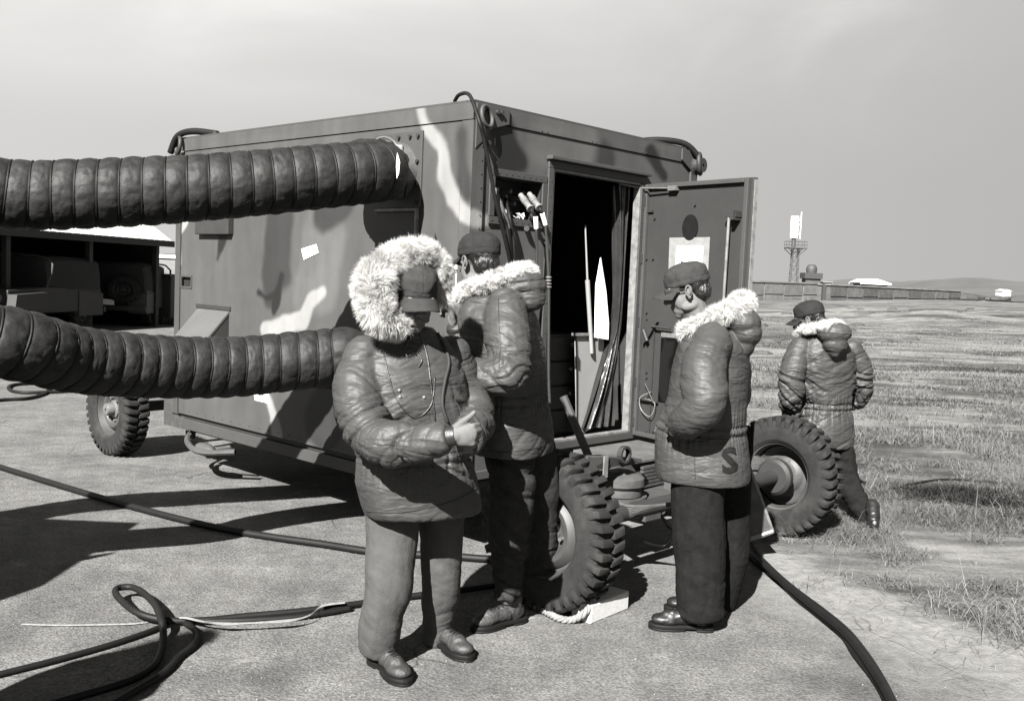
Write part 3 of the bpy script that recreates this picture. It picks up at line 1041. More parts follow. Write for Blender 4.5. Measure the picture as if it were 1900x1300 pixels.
fb = thing('far_building', 'pale distant building seen between the shed and the shelter', 'building', (p[0], 90, 0))
MB().box((-6, 0, -1), (5, 6, 2.1)).build('wall', m_brick_l, fb)
MB().box((-6.2, -.2, 2.103), (5.2, 6.2, 2.4)).build('roof', mat('roof_white', .6), fb)
MB().box((-.9, -.06, -.5), (.2, -.003, 1.2)).build('door', mc[0], fb)

# ================================================================== SHELTER ON WHEELS
W_, L_, ZB, ZT = 2.2, 3.2, 0.46, 2.55
sh = thing('wheeled_shelter', 'boxy camouflage-painted equipment shelter on wheels with its rear door open', 'shelter', tuple(SC), YAW)
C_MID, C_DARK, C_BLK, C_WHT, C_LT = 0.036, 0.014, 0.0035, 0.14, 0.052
def segd(P, pts):
    """distance of 2-D points to a polyline with radii (x, y, r): value < 0 inside"""
    best = np.full(len(P), 9.0)
    for a, b in zip(pts[:-1], pts[1:]):
        A, B = np.array(a[:2]), np.array(b[:2])
        ab = B - A
        t = np.clip(((P - A) @ ab) / (ab @ ab), 0, 1)
        d = np.linalg.norm(P - A - t[:, None] * ab, axis=1) - (a[2] + (b[2] - a[2]) * t)
        best = np.minimum(best, d)
    return best
def paint_cols(P, spots, seed):
    n3 = np.stack([P[:, 0] * 2.2, P[:, 1] * 2.2, 0 * P[:, 0] + seed], 1)
    col = np.full(len(P), C_MID)
    wob = 0.018 * fbm(n3 * 3, 2, seed)
    for c, soft, pts in spots:
        k = 1 - sstep(-soft, soft, segd(P, pts) + wob)
        col = col * (1 - k) + c * k
    # streaks and scuffs
    col = col * (1 + 0.10 * fbm(np.stack([P[:, 0] * 9, P[:, 1] * 1.2, 0 * P[:, 0]], 1), 3, seed + 5)) * (1 + 0.06 * fbm(n3 * 1.5, 3, seed + 9))
    return np.clip(col, 0.004, 0.6)
def pl(fn, seq, ax, m=1.0):                # pixel polyline -> wall coordinates
    out = []
    for x, y, r in seq:
        q = fn(x, y)
        out.append((q[ax], q[2], r))
    return out
sp_left = [
    (C_DARK, .03, pl(lw, [(520, 420, .16), (512, 500, .17), (500, 555, .07)], 1)),
    (C_LT, .04, pl(lw, [(600, 430, .22), (590, 520, .22), (560, 560, .10)], 1)),
    (C_DARK, .03, pl(lw, [(640, 380, .10), (600, 400, .12)], 1)),
    (C_BLK, .016, pl(lw, [(522, 512, .04), (515, 545, .045), (508, 578, .03)], 1)),
    (C_BLK, .016, pl(lw, [(480, 542, .012), (495, 553, .022), (515, 545, .03)], 1)),
    (C_WHT, .016, pl(lw, [(600, 541, .04), (575, 560, .055), (562, 592, .07), (520, 605, .065), (492, 612, .06)], 1)),
    (C_WHT, .016, pl(lw, [(492, 725, .03), (508, 770, .04), (514, 808, .062)], 1)),
    (C_WHT, .018, pl(lw, [(780, 196, .04), (790, 235, .042), (818, 275, .047), (826, 325, .05), (840, 368, .05), (862, 396, .046), (876, 405, .044), (890, 409, .042)], 1)),
    (C_WHT, .014, pl(lw, [(345, 412, .03), (332, 440, .02)], 1)),
    (C_WHT, .014, pl(lw, [(330, 460, .03), (331, 490, .035)], 1)),
    (C_BLK, .02, pl(lw, [(405, 480, .02), (415, 440, .05), (420, 400, .08)], 1)),
    (C_DARK, .03, pl(lw, [(640, 700, .2), (600, 780, .2)], 1)),
    (C_DARK, .03, pl(lw, [(860, 250, .05), (862, 330, .06), (870, 360, .03)], 1)),
]
sp_end = [
    (C_WHT, .016, pl(ew, [(876, 405, .042), (905, 408, .036), (916, 411, .02)], 0)),
    (C_BLK, .03, pl(ew, [(930, 232, .10), (940, 270, .09), (965, 300, .06), (930, 300, .05)], 0)),
    (C_BLK, .025, pl(ew, [(1205, 285, .06), (1220, 310, .06), (1232, 326, .03)], 0)),
    (C_DARK, .04, pl(ew, [(1120, 300, .12), (1100, 320, .16)], 0)),
    (C_LT, .05, pl(ew, [(1010, 260, .15), (1080, 270, .14)], 0)),
]
def wall_grid(name, axis, lo0, hi0, lo1, hi1, off, spots, holes, seed, parent, step=.0125, nrm_flip=False):
    n0, n1 = int(round((hi0 - lo0) / step)), int(round((hi1 - lo1) / step))
    a = np.linspace(lo0, hi0, n0 + 1)
    b = np.linspace(lo1, hi1, n1 + 1)
    for h in holes:                        # snap grid lines to the hole edges
        for e in h[:2]:
            a[np.argmin(abs(a - e))] = e
        for e in h[2:]:
            b[np.argmin(abs(b - e))] = e
    X, Z = np.meshgrid(a, b)
    P2 = np.stack([X.ravel(), Z.ravel()], 1)
    bulge = 0.0035 * fbm(np.stack([P2[:, 0] * 1.6, P2[:, 1] * 1.6, 0 * P2[:, 0]], 1), 2, seed)
    edge = np.minimum.reduce([P2[:, 0] - lo0, hi0 - P2[:, 0], P2[:, 1] - lo1, hi1 - P2[:, 1]])
    bulge = bulge * sstep(0, .12, edge)
    V = np.stack([off + bulge, P2[:, 0], P2[:, 1]], 1) if axis == 0 else np.stack([P2[:, 0], off + bulge, P2[:, 1]], 1)
    I = np.arange(X.size).reshape(X.shape)
    F = np.stack([I[:-1, :-1].ravel(), I[:-1, 1:].ravel(), I[1:, 1:].ravel(), I[1:, :-1].ravel()], 1)
    cx = (P2[F[:, 0], 0] + P2[F[:, 1], 0]) / 2
    cz = (P2[F[:, 0], 1] + P2[F[:, 2], 1]) / 2
    keep = np.ones(len(F), bool)
    for h in holes:
        keep &= ~((cx > h[0]) & (cx < h[1]) & (cz > h[2]) & (cz < h[3]))
    F = F[keep]
    if axis == 0:
        F = F[:, ::-1]
    me = fastmesh(name, V, F, 4)
    col = paint_cols(P2, spots, seed)
    at_ = me.color_attributes.new('camo', 'FLOAT_COLOR', 'POINT')
    c4 = np.stack([col, col * .99, col * .965, np.ones(len(col))], 1).astype(np.float32)
    at_.data.foreach_set('color', c4.ravel())
    return link(name, me, m_camo, parent, smooth=True)
DOOR = (.665, 1.555, .61, 2.265)
RECS = (.175, .575, 1.945, 2.17)
wall_grid('side_wall', 0, 0, L_, ZB, 2.455, 0, sp_left, [(2.98, 3.12, 1.44, 1.51)], 3, sh)
wall_grid('side_top_band', 0, -.004, L_, 2.459, ZT, -.008, sp_left, [], 3, sh)
wall_grid('end_wall', 1, 0, W_, ZB, 2.455, 0, sp_end, [DOOR, RECS], 8, sh)
wall_grid('end_top_band', 1, -.004, W_, 2.459, ZT, -.008, sp_end, [], 8, sh)
MB().box((.006, .006, ZT - .03), (W_, L_, ZT)).build('roof', m_paint, sh)
MB().box((-.007, -.007, ZT + .001), (W_ + .007, .05, ZT + .012)).build('roof_edge', m_paint, sh)
MB().box((-.007, .053, ZT + .001), (.05, L_, ZT + .012)).build('roof_edge', m_paint, sh)
MB().box((W_ - .04, .04, ZB), (W_, L_, ZT - .033)).build('far_side_wall', m_paint_d, sh)
MB().box((.04, L_ - .04, ZB), (W_ - .043, L_, ZT - .033)).build('front_wall', m_paint_d, sh)
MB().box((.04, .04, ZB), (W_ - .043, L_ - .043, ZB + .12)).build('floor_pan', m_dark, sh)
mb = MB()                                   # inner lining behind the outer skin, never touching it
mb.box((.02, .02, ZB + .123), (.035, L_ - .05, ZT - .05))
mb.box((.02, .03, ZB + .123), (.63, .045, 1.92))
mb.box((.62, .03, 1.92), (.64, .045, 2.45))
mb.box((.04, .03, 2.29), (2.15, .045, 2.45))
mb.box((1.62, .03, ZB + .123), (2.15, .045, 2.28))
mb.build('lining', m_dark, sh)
# recess box
mb = MB()
x0, x1, z0, z1 = RECS
mb.box((x0, .16, z0), (x1, .165, z1))
mb.box((x0 - .004, .004, z0), (x0, .16, z1))
mb.box((x1, .004, z0), (x1 + .004, .16, z1))
mb.box((x0, .004, z1), (x1, .16, z1 + .004))
mb.box((x0, .004, z0 - .004), (x1, .16, z0))
mb.build('connector_recess', m_paint_d, sh)
# little connectors and loose papers in the recess
mb = MB()
for i in range(9):
    x = x0 + .05 + i * .037
    z = z0 + .04 + .035 * (i % 3)
    mb.cyl((x, .16, z + .06), (x + .004, .09, z + .055), .012, n=8)
mb.build('sockets', m_steel, sh)
m_glint = mat('crumpled_foil', .42, rough=.4, var=.5, vscale=60)
mb = MB()
for i in range(16):
    c = np.array([x0 + .02 + .36 * random.random(), .02 + .06 * random.random(), z0 + .012 + .03 * random.random()])
    q = [c + np.array([random.uniform(-.03, .03), random.uniform(-.02, .02), random.uniform(-.012, .022)]) for _ in range(4)]
    mb.add(q, [(0, 1, 2), (0, 2, 3), (0, 1, 3)])
mb.build('torn_sealing_tape', m_glint, sh, fix=False, kind='stuff')
# frames round the openings: strips butted end to end
def frame(name, x0, x1, z0, z1, w, d, m, parent, y=0.0):
    MB().box((x0 - w, y - d, z1), (x1 + w, y - .002, z1 + w)).build(name, m, parent, bevel=.003)
    MB().box((x0 - w, y - d, z0 - w), (x1 + w, y - .002, z0)).build(name, m, parent, bevel=.003)
    MB().box((x0 - w, y - d, z0 + .001), (x0, y - .002, z1 - .001)).build(name, m, parent, bevel=.003)
    MB().box((x1, y - d, z0 + .001), (x1 + w, y - .002, z1 - .001)).build(name, m, parent, bevel=.003)
frame('door_frame', DOOR[0], DOOR[1], DOOR[2], DOOR[3], .045, .018, m_paint, sh)
frame('recess_frame', RECS[0], RECS[1], RECS[2], RECS[3], .042, .014, m_paint, sh)
mb = MB()                                   # bright inner lips of the door frame
mb.box((DOOR[0] + .001, -.012, DOOR[2] + .004), (DOOR[0] + .012, .04, DOOR[3] - .004))
mb.box((DOOR[1] - .012, -.012, DOOR[2] + .004), (DOOR[1] - .001, .04, DOOR[3] - .004))
mb.box((DOOR[0] + .014, -.012, DOOR[2] + .002), (DOOR[1] - .014, .04, DOOR[2] + .014))
mb.box((DOOR[0] + .014, -.012, DOOR[3] - .014), (DOOR[1] - .014, .04, DOOR[3] - .002))
mb.build('door_seal', m_edge, sh)
MB().box((DOOR[0] - .06, -.05, 2.312), (DOOR[1] + .06, -.002, 2.335)).build('drip_rail', m_paint, sh, bevel=.004)
wall_grid('corner_post', 1, -.016, .075, ZB + .002, 2.452, -.016, sp_end, [], 8, sh)
wall_grid('corner_post', 0, -.016, .07, ZB + .002, 2.452, -.016, sp_left, [], 3, sh)
MB().box((.0755, -.0155, ZB + .002), (.077, -.001, 2.452)).build('post_edge', m_paint_d, sh)
MB().box((-.0155, .0705, ZB + .002), (-.001, .072, 2.452)).build('post_edge', m_paint_d, sh)
MB().box((W_ - .075, -.018, ZB + .002), (W_ + .01, -.001, 2.452)).build('corner_post', m_paint, sh, bevel=.004)
MB().box((-.014, L_ - .06, ZB + .002), (-.002, L_ + .01, 2.452)).build('corner_post', m_paint, sh, bevel=.003)
MB().box((.08, -.022, ZB), (W_ - .08, -.002, ZB + .05)).build('sill_beam', m_paint, sh, bevel=.004)
# rivets, joined
mb = MB()
def rivet(p, ax, r=.0045):
    mb.ell(p, (r if ax else r * .5, r * .5 if ax else r, r), n=6, m=4)
for z in np.arange(.52, 2.42, .075):
    rivet((.055, -.019, z), 1)
    rivet((W_ - .05, -.019, z), 1)
for x in (.55, .60, 1.02, 1.06, 1.55, 1.6):
    rivet((x, -.010, 2.47), 1)
for y in np.arange(.1, 3.1, .12):
    rivet((-.004, y, ZB + .03), 0)
for x in np.arange(RECS[0] - .02, RECS[1] + .04, .05):
    rivet((x, -.016, RECS[3] + .02), 1)
    rivet((x, -.016, RECS[2] - .02), 1)
for z in np.arange(.66, 2.25, .09):
    rivet((DOOR[0] - .022, -.020, z), 1)
    rivet((DOOR[1] + .022, -.020, z), 1)
mb.build('rivets', m_paint_d, sh, smooth=True, kind='stuff')
# bottom rail and skids on the long side
MB().box((.03, 0.0, ZB - .035), (.12, L_, ZB - .002)).build('skid_web', m_dark, sh)
MB().box((.004, .02, ZB - .115), (.12, L_ - .1, ZB - .038)).build('skid', m_paint, sh, bevel=.004)
MB().box((W_ - .12, .02, ZB - .115), (W_ - .004, L_ - .02, ZB - .003)).build('skid', m_paint_d, sh)
for y in (.3, 1.5, 2.8):
    MB().box((.125, y, ZB - .11), (W_ - .125, y + .1, ZB - .003)).build('cross_member', m_dark, sh)
# duct panel on the long side
y0, y1, z0, z1 = .40, .83, 1.985, 2.425
MB().box((-.014, y0, z0), (-.002, y1, z1)).build('duct_panel', m_camo if False else m_paint, sh, bevel=.003)
mb = MB()
for y, z in ((y0 + .03, z1 - .03), (y0 + .03, 2.25), (y0 + .03, 2.12), (y0 + .03, z0 + .03), (y0 + .2, z1 - .03), (y1 - .03, z1 - .03), (y0 + .1, z1 - .03)):
    mb.cyl((-.014, y, z), (-.03, y, z), .011, n=8)
mb.build('panel_screws', m_dark, sh, kind='stuff')
MB().lathe([(.14, 0), (.165, 0), (.165, .12), (.16, .12), (.15, .02)], (-.015, .60, 2.20), (-1, 0, 0), 40).build('duct_collar', m_steel, sh, smooth='auto')
y0, y1, z0, z1 = .43, .80, 1.58, 1.968
mb = MB()
mb.box((-.024, y0 - .012, z1), (-.002, y1, z1 + .016))
mb.box((-.024, y0 - .012, z0), (-.002, y0 + .003, z1 - .001))
mb.build('access_panel_frame', m_edge, sh)
MB().box((-.010, y0 + .006, z0), (-.001, y1, z1 - .006)).build('access_panel', m_paint, sh)
# lower duct panel
MB().box((-.014, .55, .83), (-.002, 1.05, 1.33)).build('duct_panel', m_paint, sh, bevel=.003)
MB().lathe([(.14, 0), (.165, 0), (.165, .12), (.16, .12), (.15, .02)], (-.015, .80, 1.08), (-1, 0, 0), 40).build('duct_collar', m_steel, sh, smooth='auto')
# hooded box below the top duct, weather flap lower down, small vent
MB().box((-.05, 2.40, 1.83), (-.002, 2.86, 2.06)).build('hooded_box', m_paint_d, sh, bevel=.006)
y0, y1, zt_, zb_ = 2.43, 2.87, 1.285, 1.02
mb = MB()
mb.add([(-.003, y0, zt_), (-.003, y1, zt_), (-.24, y1, zb_), (-.24, y0, zb_), (-.003, y0, zt_ - .02), (-.003, y1, zt_ - .02), (-.24, y1, zb_ - .02), (-.24, y0, zb_ - .02)],
       [(0, 1, 2, 3), (7, 6, 5, 4), (0, 3, 7, 4), (1, 5, 6, 2), (3, 2, 6, 7), (0, 4, 5, 1)])
mb.build('weather_flap', mat('flap_paint', .11, **PAINT), sh)
MB().prism([(-.003, y0 + .004, zt_ - .022), (-.232, y0 + .004, zb_ - .022), (-.003, y0 + .004, zb_ - .022)], (0, .006, 0)).build('flap_cheek', m_dark, sh)
MB().prism([(-.003, y1 - .01, zt_ - .022), (-.232, y1 - .01, zb_ - .022), (-.003, y1 - .01, zb_ - .022)], (0, .006, 0)).build('flap_cheek', m_dark, sh)
MB().box((-.012, y0 - .02, zt_ + .002), (-.002, y1 + .02, zt_ + .03)).build('flap_hinge', m_paint_d, sh)
MB().box((.02, 2.97, 1.43), (.03, 3.13, 1.52)).build('vent_backing', m_dark, sh)
frame0 = [(2.965, 3.135, 1.51, 1.525), (2.965, 3.135, 1.425, 1.44), (2.965, 2.98, 1.441, 1.509), (3.12, 3.135, 1.441, 1.509)]
for a, b, c, d in frame0:
    MB().box((-.008, a, c), (-.002, b, d)).build('vent_frame', m_paint, sh)

# printed tags on the walls
def text_mesh(body, size):
    cu = bpy.data.curves.new('t', 'FONT')
    cu.body = body
    cu.size = size
    cu.align_x = 'CENTER'
    cu.align_y = 'CENTER'
    cu.resolution_u = 2
    cu.offset = size * .035
    o = bpy.data.objects.new('t', cu)
    COL.objects.link(o)
    dg = bpy.context.evaluated_depsgraph_get()
    me = bpy.data.meshes.new_from_object(o.evaluated_get(dg))
    V = np.array([v.co[:] for v in me.vertices])
    F = [tuple(p.vertices) for p in me.polygons]
    bpy.data.objects.remove(o)
    return V, F
m_ink = mat('faded_ink', .02, rough=.9, var=.3)
def wall_tag(P, name, lines, sz, flip=-1):
    """P = four wall-local corners (tl, tr, br, bl) on the long side"""
    P = [np.array(p) for p in P]
    o = MB().prism([p + np.array([-.004, 0, 0]) for p in P], (-.0015, 0, 0)).build(name, m_white, sh)
    c = sum(P) / 4
    ux = (P[1] - P[0])
    ux /= np.linalg.norm(ux)
    uz = (P[0] - P[3])
    uz /= np.linalg.norm(uz)
    mb = MB()
    for i, s in enumerate(lines):
        V, F = text_mesh(s, sz)
        cc = c + uz * (sz * .55 * (len(lines) - 1) - i * sz * 1.1)
        mb.add([cc + ux * v[0] + uz * v[1] + np.array([-.0068, 0, 0]) for v in V], F)
    mb.build('lettering', m_ink, o, fix=False)
q = lambda x, y: lw(x, y)
wall_tag([q(560, 462), q(588, 453), q(592, 469), q(565, 482)], 'paper_tag', ['BAL', '332'], .029)
wall_tag([q(845, 492), q(858, 487), q(861, 524), q(847, 530)], 'paper_tag', ['BAL', '332'], .036)
wall_tag([q(472, 728), q(500, 728), q(500, 748), q(474, 742)], 'paper_tag', ['332'], .04)

# lifting rings and their corner plates
def ring(c, ax, R, r, m, par, name='lifting_ring'):
    ax = np.array(ax, float)
    u = np.cross(ax, (0, 0, 1.0))
    u /= np.linalg.norm(u)
    w = np.cross(ax, u)
    pts = [np.array(c) + R * (math.cos(a) * u + math.sin(a) * w) for a in np.linspace(0, 2 * math.pi, 25)[:-1]]
    return MB().tube(pts, r, 8, closed=True).build(name, m, par, smooth=True)
MB().prism([(.0, -.022, 2.545), (.26, -.022, 2.545), (.26, -.022, 2.462), (.12, -.022, 2.42), (.06, -.022, 2.35), (0, -.022, 2.30)], (0, .012, 0)).build('corner_bracket', m_paint, sh, bevel=.003)
MB().prism([(W_, -.022, 2.545), (W_ - .2, -.022, 2.545), (W_ - .2, -.022, 2.47), (W_ - .06, -.022, 2.40), (W_, -.022, 2.34)], (0, .012, 0)).build('corner_bracket', m_paint, sh, bevel=.003)
ring((.05, -.05, 2.475), (.25, -1, .2), .055, .011, m_paint, sh)
ring((W_ - .02, -.05, 2.46), (.5, -1, .1), .062, .016, m_paint_d, sh)
ring((-.03, L_ - .04, 2.50), (-1, .3, .1), .062, .016, m_paint_d, sh)
mb = MB()
for x, z in ((.155, 2.515), (.185, 2.515), (.09, 2.34)):
    mb.cyl((x, -.022, z), (x, -.04, z), .012, n=8)
mb.build('bracket_bolts', m_dark, sh)
MB().lathe([(.01, .05), (.05, .05), (.055, .0), (.07, -.01)], (W_ - .02, -.03, 2.45), (0, -1, 0), 16).build('fairlead', m_dark, sh)
MB().tube(spline([(W_ - .45, .25, ZT + .02), (W_ - .3, .12, ZT + .05), (W_ - .14, .0, ZT + .035), (W_ - .05, -.06, ZT - .05)], 6), .022, 8).build('lifting_sling', m_black, sh, smooth=True)
MB().tube(spline([(.06, L_ - .45, ZT + .02), (.0, L_ - .2, ZT + .05), (-.03, L_ - .03, ZT + .02), (-.04, L_ + .06, ZT - .1)], 6), .025, 8).build('lifting_sling', m_black, sh, smooth=True)

# ---- the open door
hinge = np.array([1.612, -.012, 0.0])
dl = np.array([-.178, -.984, 0])
dn = np.array([dl[1], -dl[0], 0])           # inner face direction: towards -x
if dn[0] > 0:
    dn = -dn
def dp(s, z, o=0.0):
    return hinge + dl * s + dn * o + np.array([0, 0, z])
dw = .895
door = None
def dbox(s0, s1, z0, z1, o0, o1):
    mb = MB()
    vs = [dp(s, z, o) for z in (z0, z1) for (s, o) in ((s0, o0), (s1, o0), (s1, o1), (s0, o1))]
    mb.add(vs, [(0, 3, 2, 1), (4, 5, 6, 7), (0, 1, 5, 4), (1, 2, 6, 5), (2, 3, 7, 6), (3, 0, 4, 7)])
    return mb
m_doorp = mat('door_paint', .040, dirt=.10, **PAINT)
door = dbox(.0, dw, .59, 2.262, -.045, -.004).build('door', m_doorp, sh, bevel=.004)
mb = MB()
for a in ((.003, .03, .592, 2.26), (dw - .05, dw - .02, .592, 2.26), (.033, dw - .053, 2.232, 2.26), (.033, dw - .053, .592, .62)):
    b_ = dbox(a[0], a[1], a[2], a[3], -.002, .022)
    mb.add(b_.v, b_.f)
mb.build('door_rim', m_paint, door, bevel=.003)
dbox(dw + .002, dw + .010, .6, 2.25, -.035, -.008).build('door_gasket', m_edge, door)
def dpx(x, y, o=0.0):                        # a place on the door's inner face from the photo
    d = ray(x, y)
    h3 = SC + SA * hinge[0] + SB * hinge[1] + (SA * dn[0] + SB * dn[1]) * o
    nn = SA * dn[0] + SB * dn[1]
    t = ((h3 - ORG) @ nn) / (d @ nn)
    q_ = toloc(ORG + d * t) - hinge
    return float(q_ @ dl), float(q_[2])
# taped sheet
tp = [dpx(1243, 441), dpx(1318, 440), dpx(1313, 530), dpx(1240, 530)]
wp = [dpx(1257, 456), dpx(1306, 456), dpx(1303, 512), dpx(1253, 512)]
for nm, pts, o, m in (('tape_border', tp, .002, m_tape), ('taped_sheet', wp, .0045, m_white)):
    MB().prism([dp(s, z, o) for s, z in pts], dn * .002).build(nm, m, door)
s_, z_ = dpx(1281, 422)
ds = []
for k in range(28):
    a = 2 * math.pi * k / 28
    ds.append(dp(s_ + .067 * math.cos(a), z_ + .082 * math.sin(a), .001))
MB().prism(ds, dn * .004).build('view_port', m_black, door)
mb = MB()
s_, z_ = dpx(1362, 400)
mb.cyl(dp(s_ - .005, 1.40, .045), dp(s_, z_ + .0, .045), .009)
mb.cyl(dp(s_ - .002, 1.05, .045), dp(s_ - .005, 1.40, .045), .009)
mb.build('lock_rod', m_edge, door)
for zz in (z_, 1.35, .9):
    mb = MB()
    b_ = dbox(s_ - .03, s_ + .06, zz - .012, zz + .012, .0, .055)
    mb.add(b_.v, b_.f)
    b_ = dbox(s_ + .03, s_ + .055, zz - .03, zz + .025, .0, .07)
    mb.add(b_.v, b_.f)
    mb.build('rod_guide', m_dark, door)
mb = MB()                                     # stay arm and bracket at the top
a = dpx(1250, 350)
mb.cyl(dp(a[0], a[1], .03), dp(.0, a[1] + .01, .05), .006)
b_ = dbox(a[0] - .02, a[0] + .05, a[1] - .015, a[1] + .015, .0, .035)
mb.add(b_.v, b_.f)
mb.cyl(dp(0, a[1] + .01, .05), (1.35, .02, a[1] + .02), .006)
mb.build('stay_arm', m_steel, door)
mb = MB()
for zz in (2.15, 1.77, 1.35, .95, .68):
    b_ = dbox(-.02, .022, zz - .03, zz + .03, -.01, .028)
    mb.add(b_.v, b_.f)
    mb.cyl(dp(-.008, zz - .045, .02), dp(-.008, zz + .045, .02), .010)
mb.build('hinges', m_paint_d, door)
mb = MB()
for x, y in ((1215, 405), (1200, 480), (1212, 480), (1290, 380), (1200, 580), (1200, 592), (1200, 690), (1200, 700), (1199, 800), (1212, 800)):
    s2, z2 = dpx(x, y)
    mb.cyl(dp(s2, z2, 0), dp(s2, z2, .008), .008, n=8)
for x, y in ((1205, 392),):
    s2, z2 = dpx(x, y)
    b_ = dbox(s2 - .03, s2 + .04, z2 - .008, z2 + .008, .0, .012)
    mb.add(b_.v, b_.f)
mb.build('door_screws', m_dark, door, kind='stuff')
# latch box, plate frame and the dark opening behind the man
s2, z2 = dpx(1205, 607)
mb = MB()
mb.prism([dp(s2 - .06, z2 + .04, .001), dp(s2 + .09, z2 + .04, .001), dp(s2 + .02, z2 - .06, .001), dp(s2 - .03, z2 - .12, .001)], dn * .025)
mb.cyl(dp(s2 + .05, z2 + .01, .03), dp(s2 + .22, z2 + .005, .03), .008)
mb.cyl(dp(s2 - .02, z2 - .02, .035), dp(s2 + .02, z2 - .09, .035), .012)
mb.build('latch_plate', m_paint_d, door)
s2, z2 = dpx(1215, 640)
dbox(s2 - .012, s2 - .004, .62, z2 + .12, .001, .006).build('panel_seam', m_dark, door)
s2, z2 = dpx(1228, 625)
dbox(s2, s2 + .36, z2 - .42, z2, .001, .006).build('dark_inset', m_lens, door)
dbox(s2, s2 + .12, z2 + .002, z2 + .03, .001, .008).build('inset_lip', m_edge, door)
s2, z2 = dpx(1205, 745)
MB().tube(spline([dp(s2 + .03, z2 + .07, .02), dp(s2 - .05, z2 + .02, .04), dp(s2 - .04, z2 - .06, .03), dp(s2 + .05, z2 - .09, .035), dp(s2 + .08, z2 + .0, .03), dp(s2 - .02, z2 + .02, .02)], 5), .0035, 6).build('wire_loop', m_edge, door)
mb = MB()
mb.cyl(dp(s2 - .09, z2 + .01, .02), dp(s2 + .09, z2 + .01, .02), .008)
mb.cyl(dp(s2 - .03, z2 + .12, .02), dp(s2 + .07, z2 + .0, .03), .006)
mb.build('door_handle', m_paint_d, door)

# ---- the dolly (running gear)
AXY = -.84
# near wheels, rear wheels
for x, y, a in ((-.18, AXY + .01, -1), (2.15, AXY, 1), (-.06, 4.045, -1), (2.34, 4.045, 1)):
    if y > 0 and a < 0:
        wheel_parts(sh, (x, y, .385), .385, .21, (a, 0, 0), 36)
    else:
        wheel_parts(sh, (x, y, .39), .39, .21, (a, 0, 0), 36)
for y in (AXY, 4.045):
    mb = MB()
    mb.cyl((-.1, y, .39), (2.06, y, .39), .045, n=14)
    mb.lathe([(.01, -.10), (.12, -.08), (.15, 0), (.12, .08), (.01, .10)], (1.14, y, .39), (1, 0, 0), 18)
    for x in (-.05, 2.04):
        mb.lathe([(.01, -.03), (.10, -.03), (.12, -.01), (.12, .03), (.01, .04)], (x, y, .39), (1, 0, 0), 24)
    mb.build('axle', m_paint_d, sh, smooth='auto')
m_dol = mat('dolly_paint', .055, dirt=.6, rough=.75, var=.35, vscale=12, bump=.2)
# leaf springs: stacked leaves, the ribbed pile beside the wheel
for x in (.40,):
    for k in range(6):
        hl = .32 - k * .04
        MB().tube(spline([(x, AXY - hl, .50 - .012 * k), (x, AXY, .43 - .012 * k), (x, AXY + hl, .50 - .012 * k)], 5), .011, 4).build('spring_leaf', m_dol, sh)
MB().box((.12, -.47, .455), (2.08, -.41, .53)).build('dolly_beam', m_dol, sh, bevel=.006)
MB().box((.50, -.50, .44), (.58, -.002, .52)).build('dolly_arm', m_dol, sh, bevel=.006)
MB().box((1.72, -.50, .44), (1.80, -.002, .52)).build('dolly_arm', m_dol, sh, bevel=.006)
# deck plate under the door
mb = MB()
mb.box((.95, -.50, .535), (1.66, -.03, .553))
mb.build('step_plate', mat('step_metal', .13, rough=.6, var=.3, vscale=10, dirt=.3), sh, bevel=.003)
for k in range(6):
    MB().box((1.0, -.535, .505 - .022 * k), (1.60, -.512, .520 - .022 * k)).build('step_rib', m_dol, sh)
MB().box((1.02, -.52, .33), (1.62, -.36, .37)).build('lower_step', m_dol, sh, bevel=.005)
# air pot next to the tyre, with its bridge bracket
def pot(x, y, z, nm='air_spring'):
    MB().lathe([(.01, .075), (.07, .075), (.08, .066), (.12, .06), (.142, .04), (.145, .0), (.125, -.02), (.13, -.035), (.13, -.06), (.01, -.06)], (x, y, z), (0, 0, 1), 36).build(nm, m_dol, sh, smooth='auto')
    MB().lathe([(.135, -.063), (.16, -.063), (.16, -.08), (.01, -.08)], (x, y, z), (0, 0, 1), 36).build('pot_flange', m_dol, sh, smooth='auto')
pot(.73, -.56, .46)
pot(2.10, -.60, .42)
mb = MB()
mb.prism([(.30, -.66, .59), (.48, -.66, .58), (.86, -.62, .575), (.86, -.62, .60), (.50, -.66, .655), (.30, -.66, .675)], (0, .08, 0))
mb.build('bridge_bracket', m_dol, sh, bevel=.004)
MB().box((.435, -.67, .545), (.47, -.662, .665)).build('bracket_strap', m_edge, sh)
MB().tube([ew(1092, 846, -.5), ew(1066, 785, -.42), ew(1045, 735, -.35)], .024, 8).build('brace_bar', m_dol, sh)
MB().lathe([(.035, 0), (.05, 0), (.05, .03), (.035, .03)], (.62, -.68, .655), (0, 1, 0), 14).build('brace_eye', m_dark, sh)
MB().prism([(.50, -.74, .365), (1.22, -.74, .375), (1.22, -.50, .385), (.50, -.50, .365)], (0, 0, -.016)).build('tray', m_dol, sh)
for xx in (.95, 1.07):
    ring((xx - .1, -.70, .31), (0, 1, 0), .035, .009, m_dol, sh, 'shackle')
MB().box((.78, -.72, .26), (.93, -.69, .355)).build('tow_lug', m_dol, sh)
mb = MB()
mb.prism([(1.17, -.62, .44), (1.28, -.62, .47), (1.28, -.62, .2), (1.23, -.62, .12), (1.14, -.62, .22)], (0, .05, 0))
mb.build('hanger_plate', m_dol, sh, bevel=.006)
mb = MB()
mb.prism([(1.0, -.72, .24), (1.12, -.75, .22), (1.24, -.71, .13), (1.12, -.68, .16)], (0, .04, .016))
mb.build('foot_plate', mat('worn_plate', .25, rough=.5, var=.3), sh, bevel=.003)
MB().tube(spline([(.80, -.70, .14), (.95, -.74, .10), (1.1, -.70, .15)], 5), .006, 6).build('brake_line', m_steel, sh)
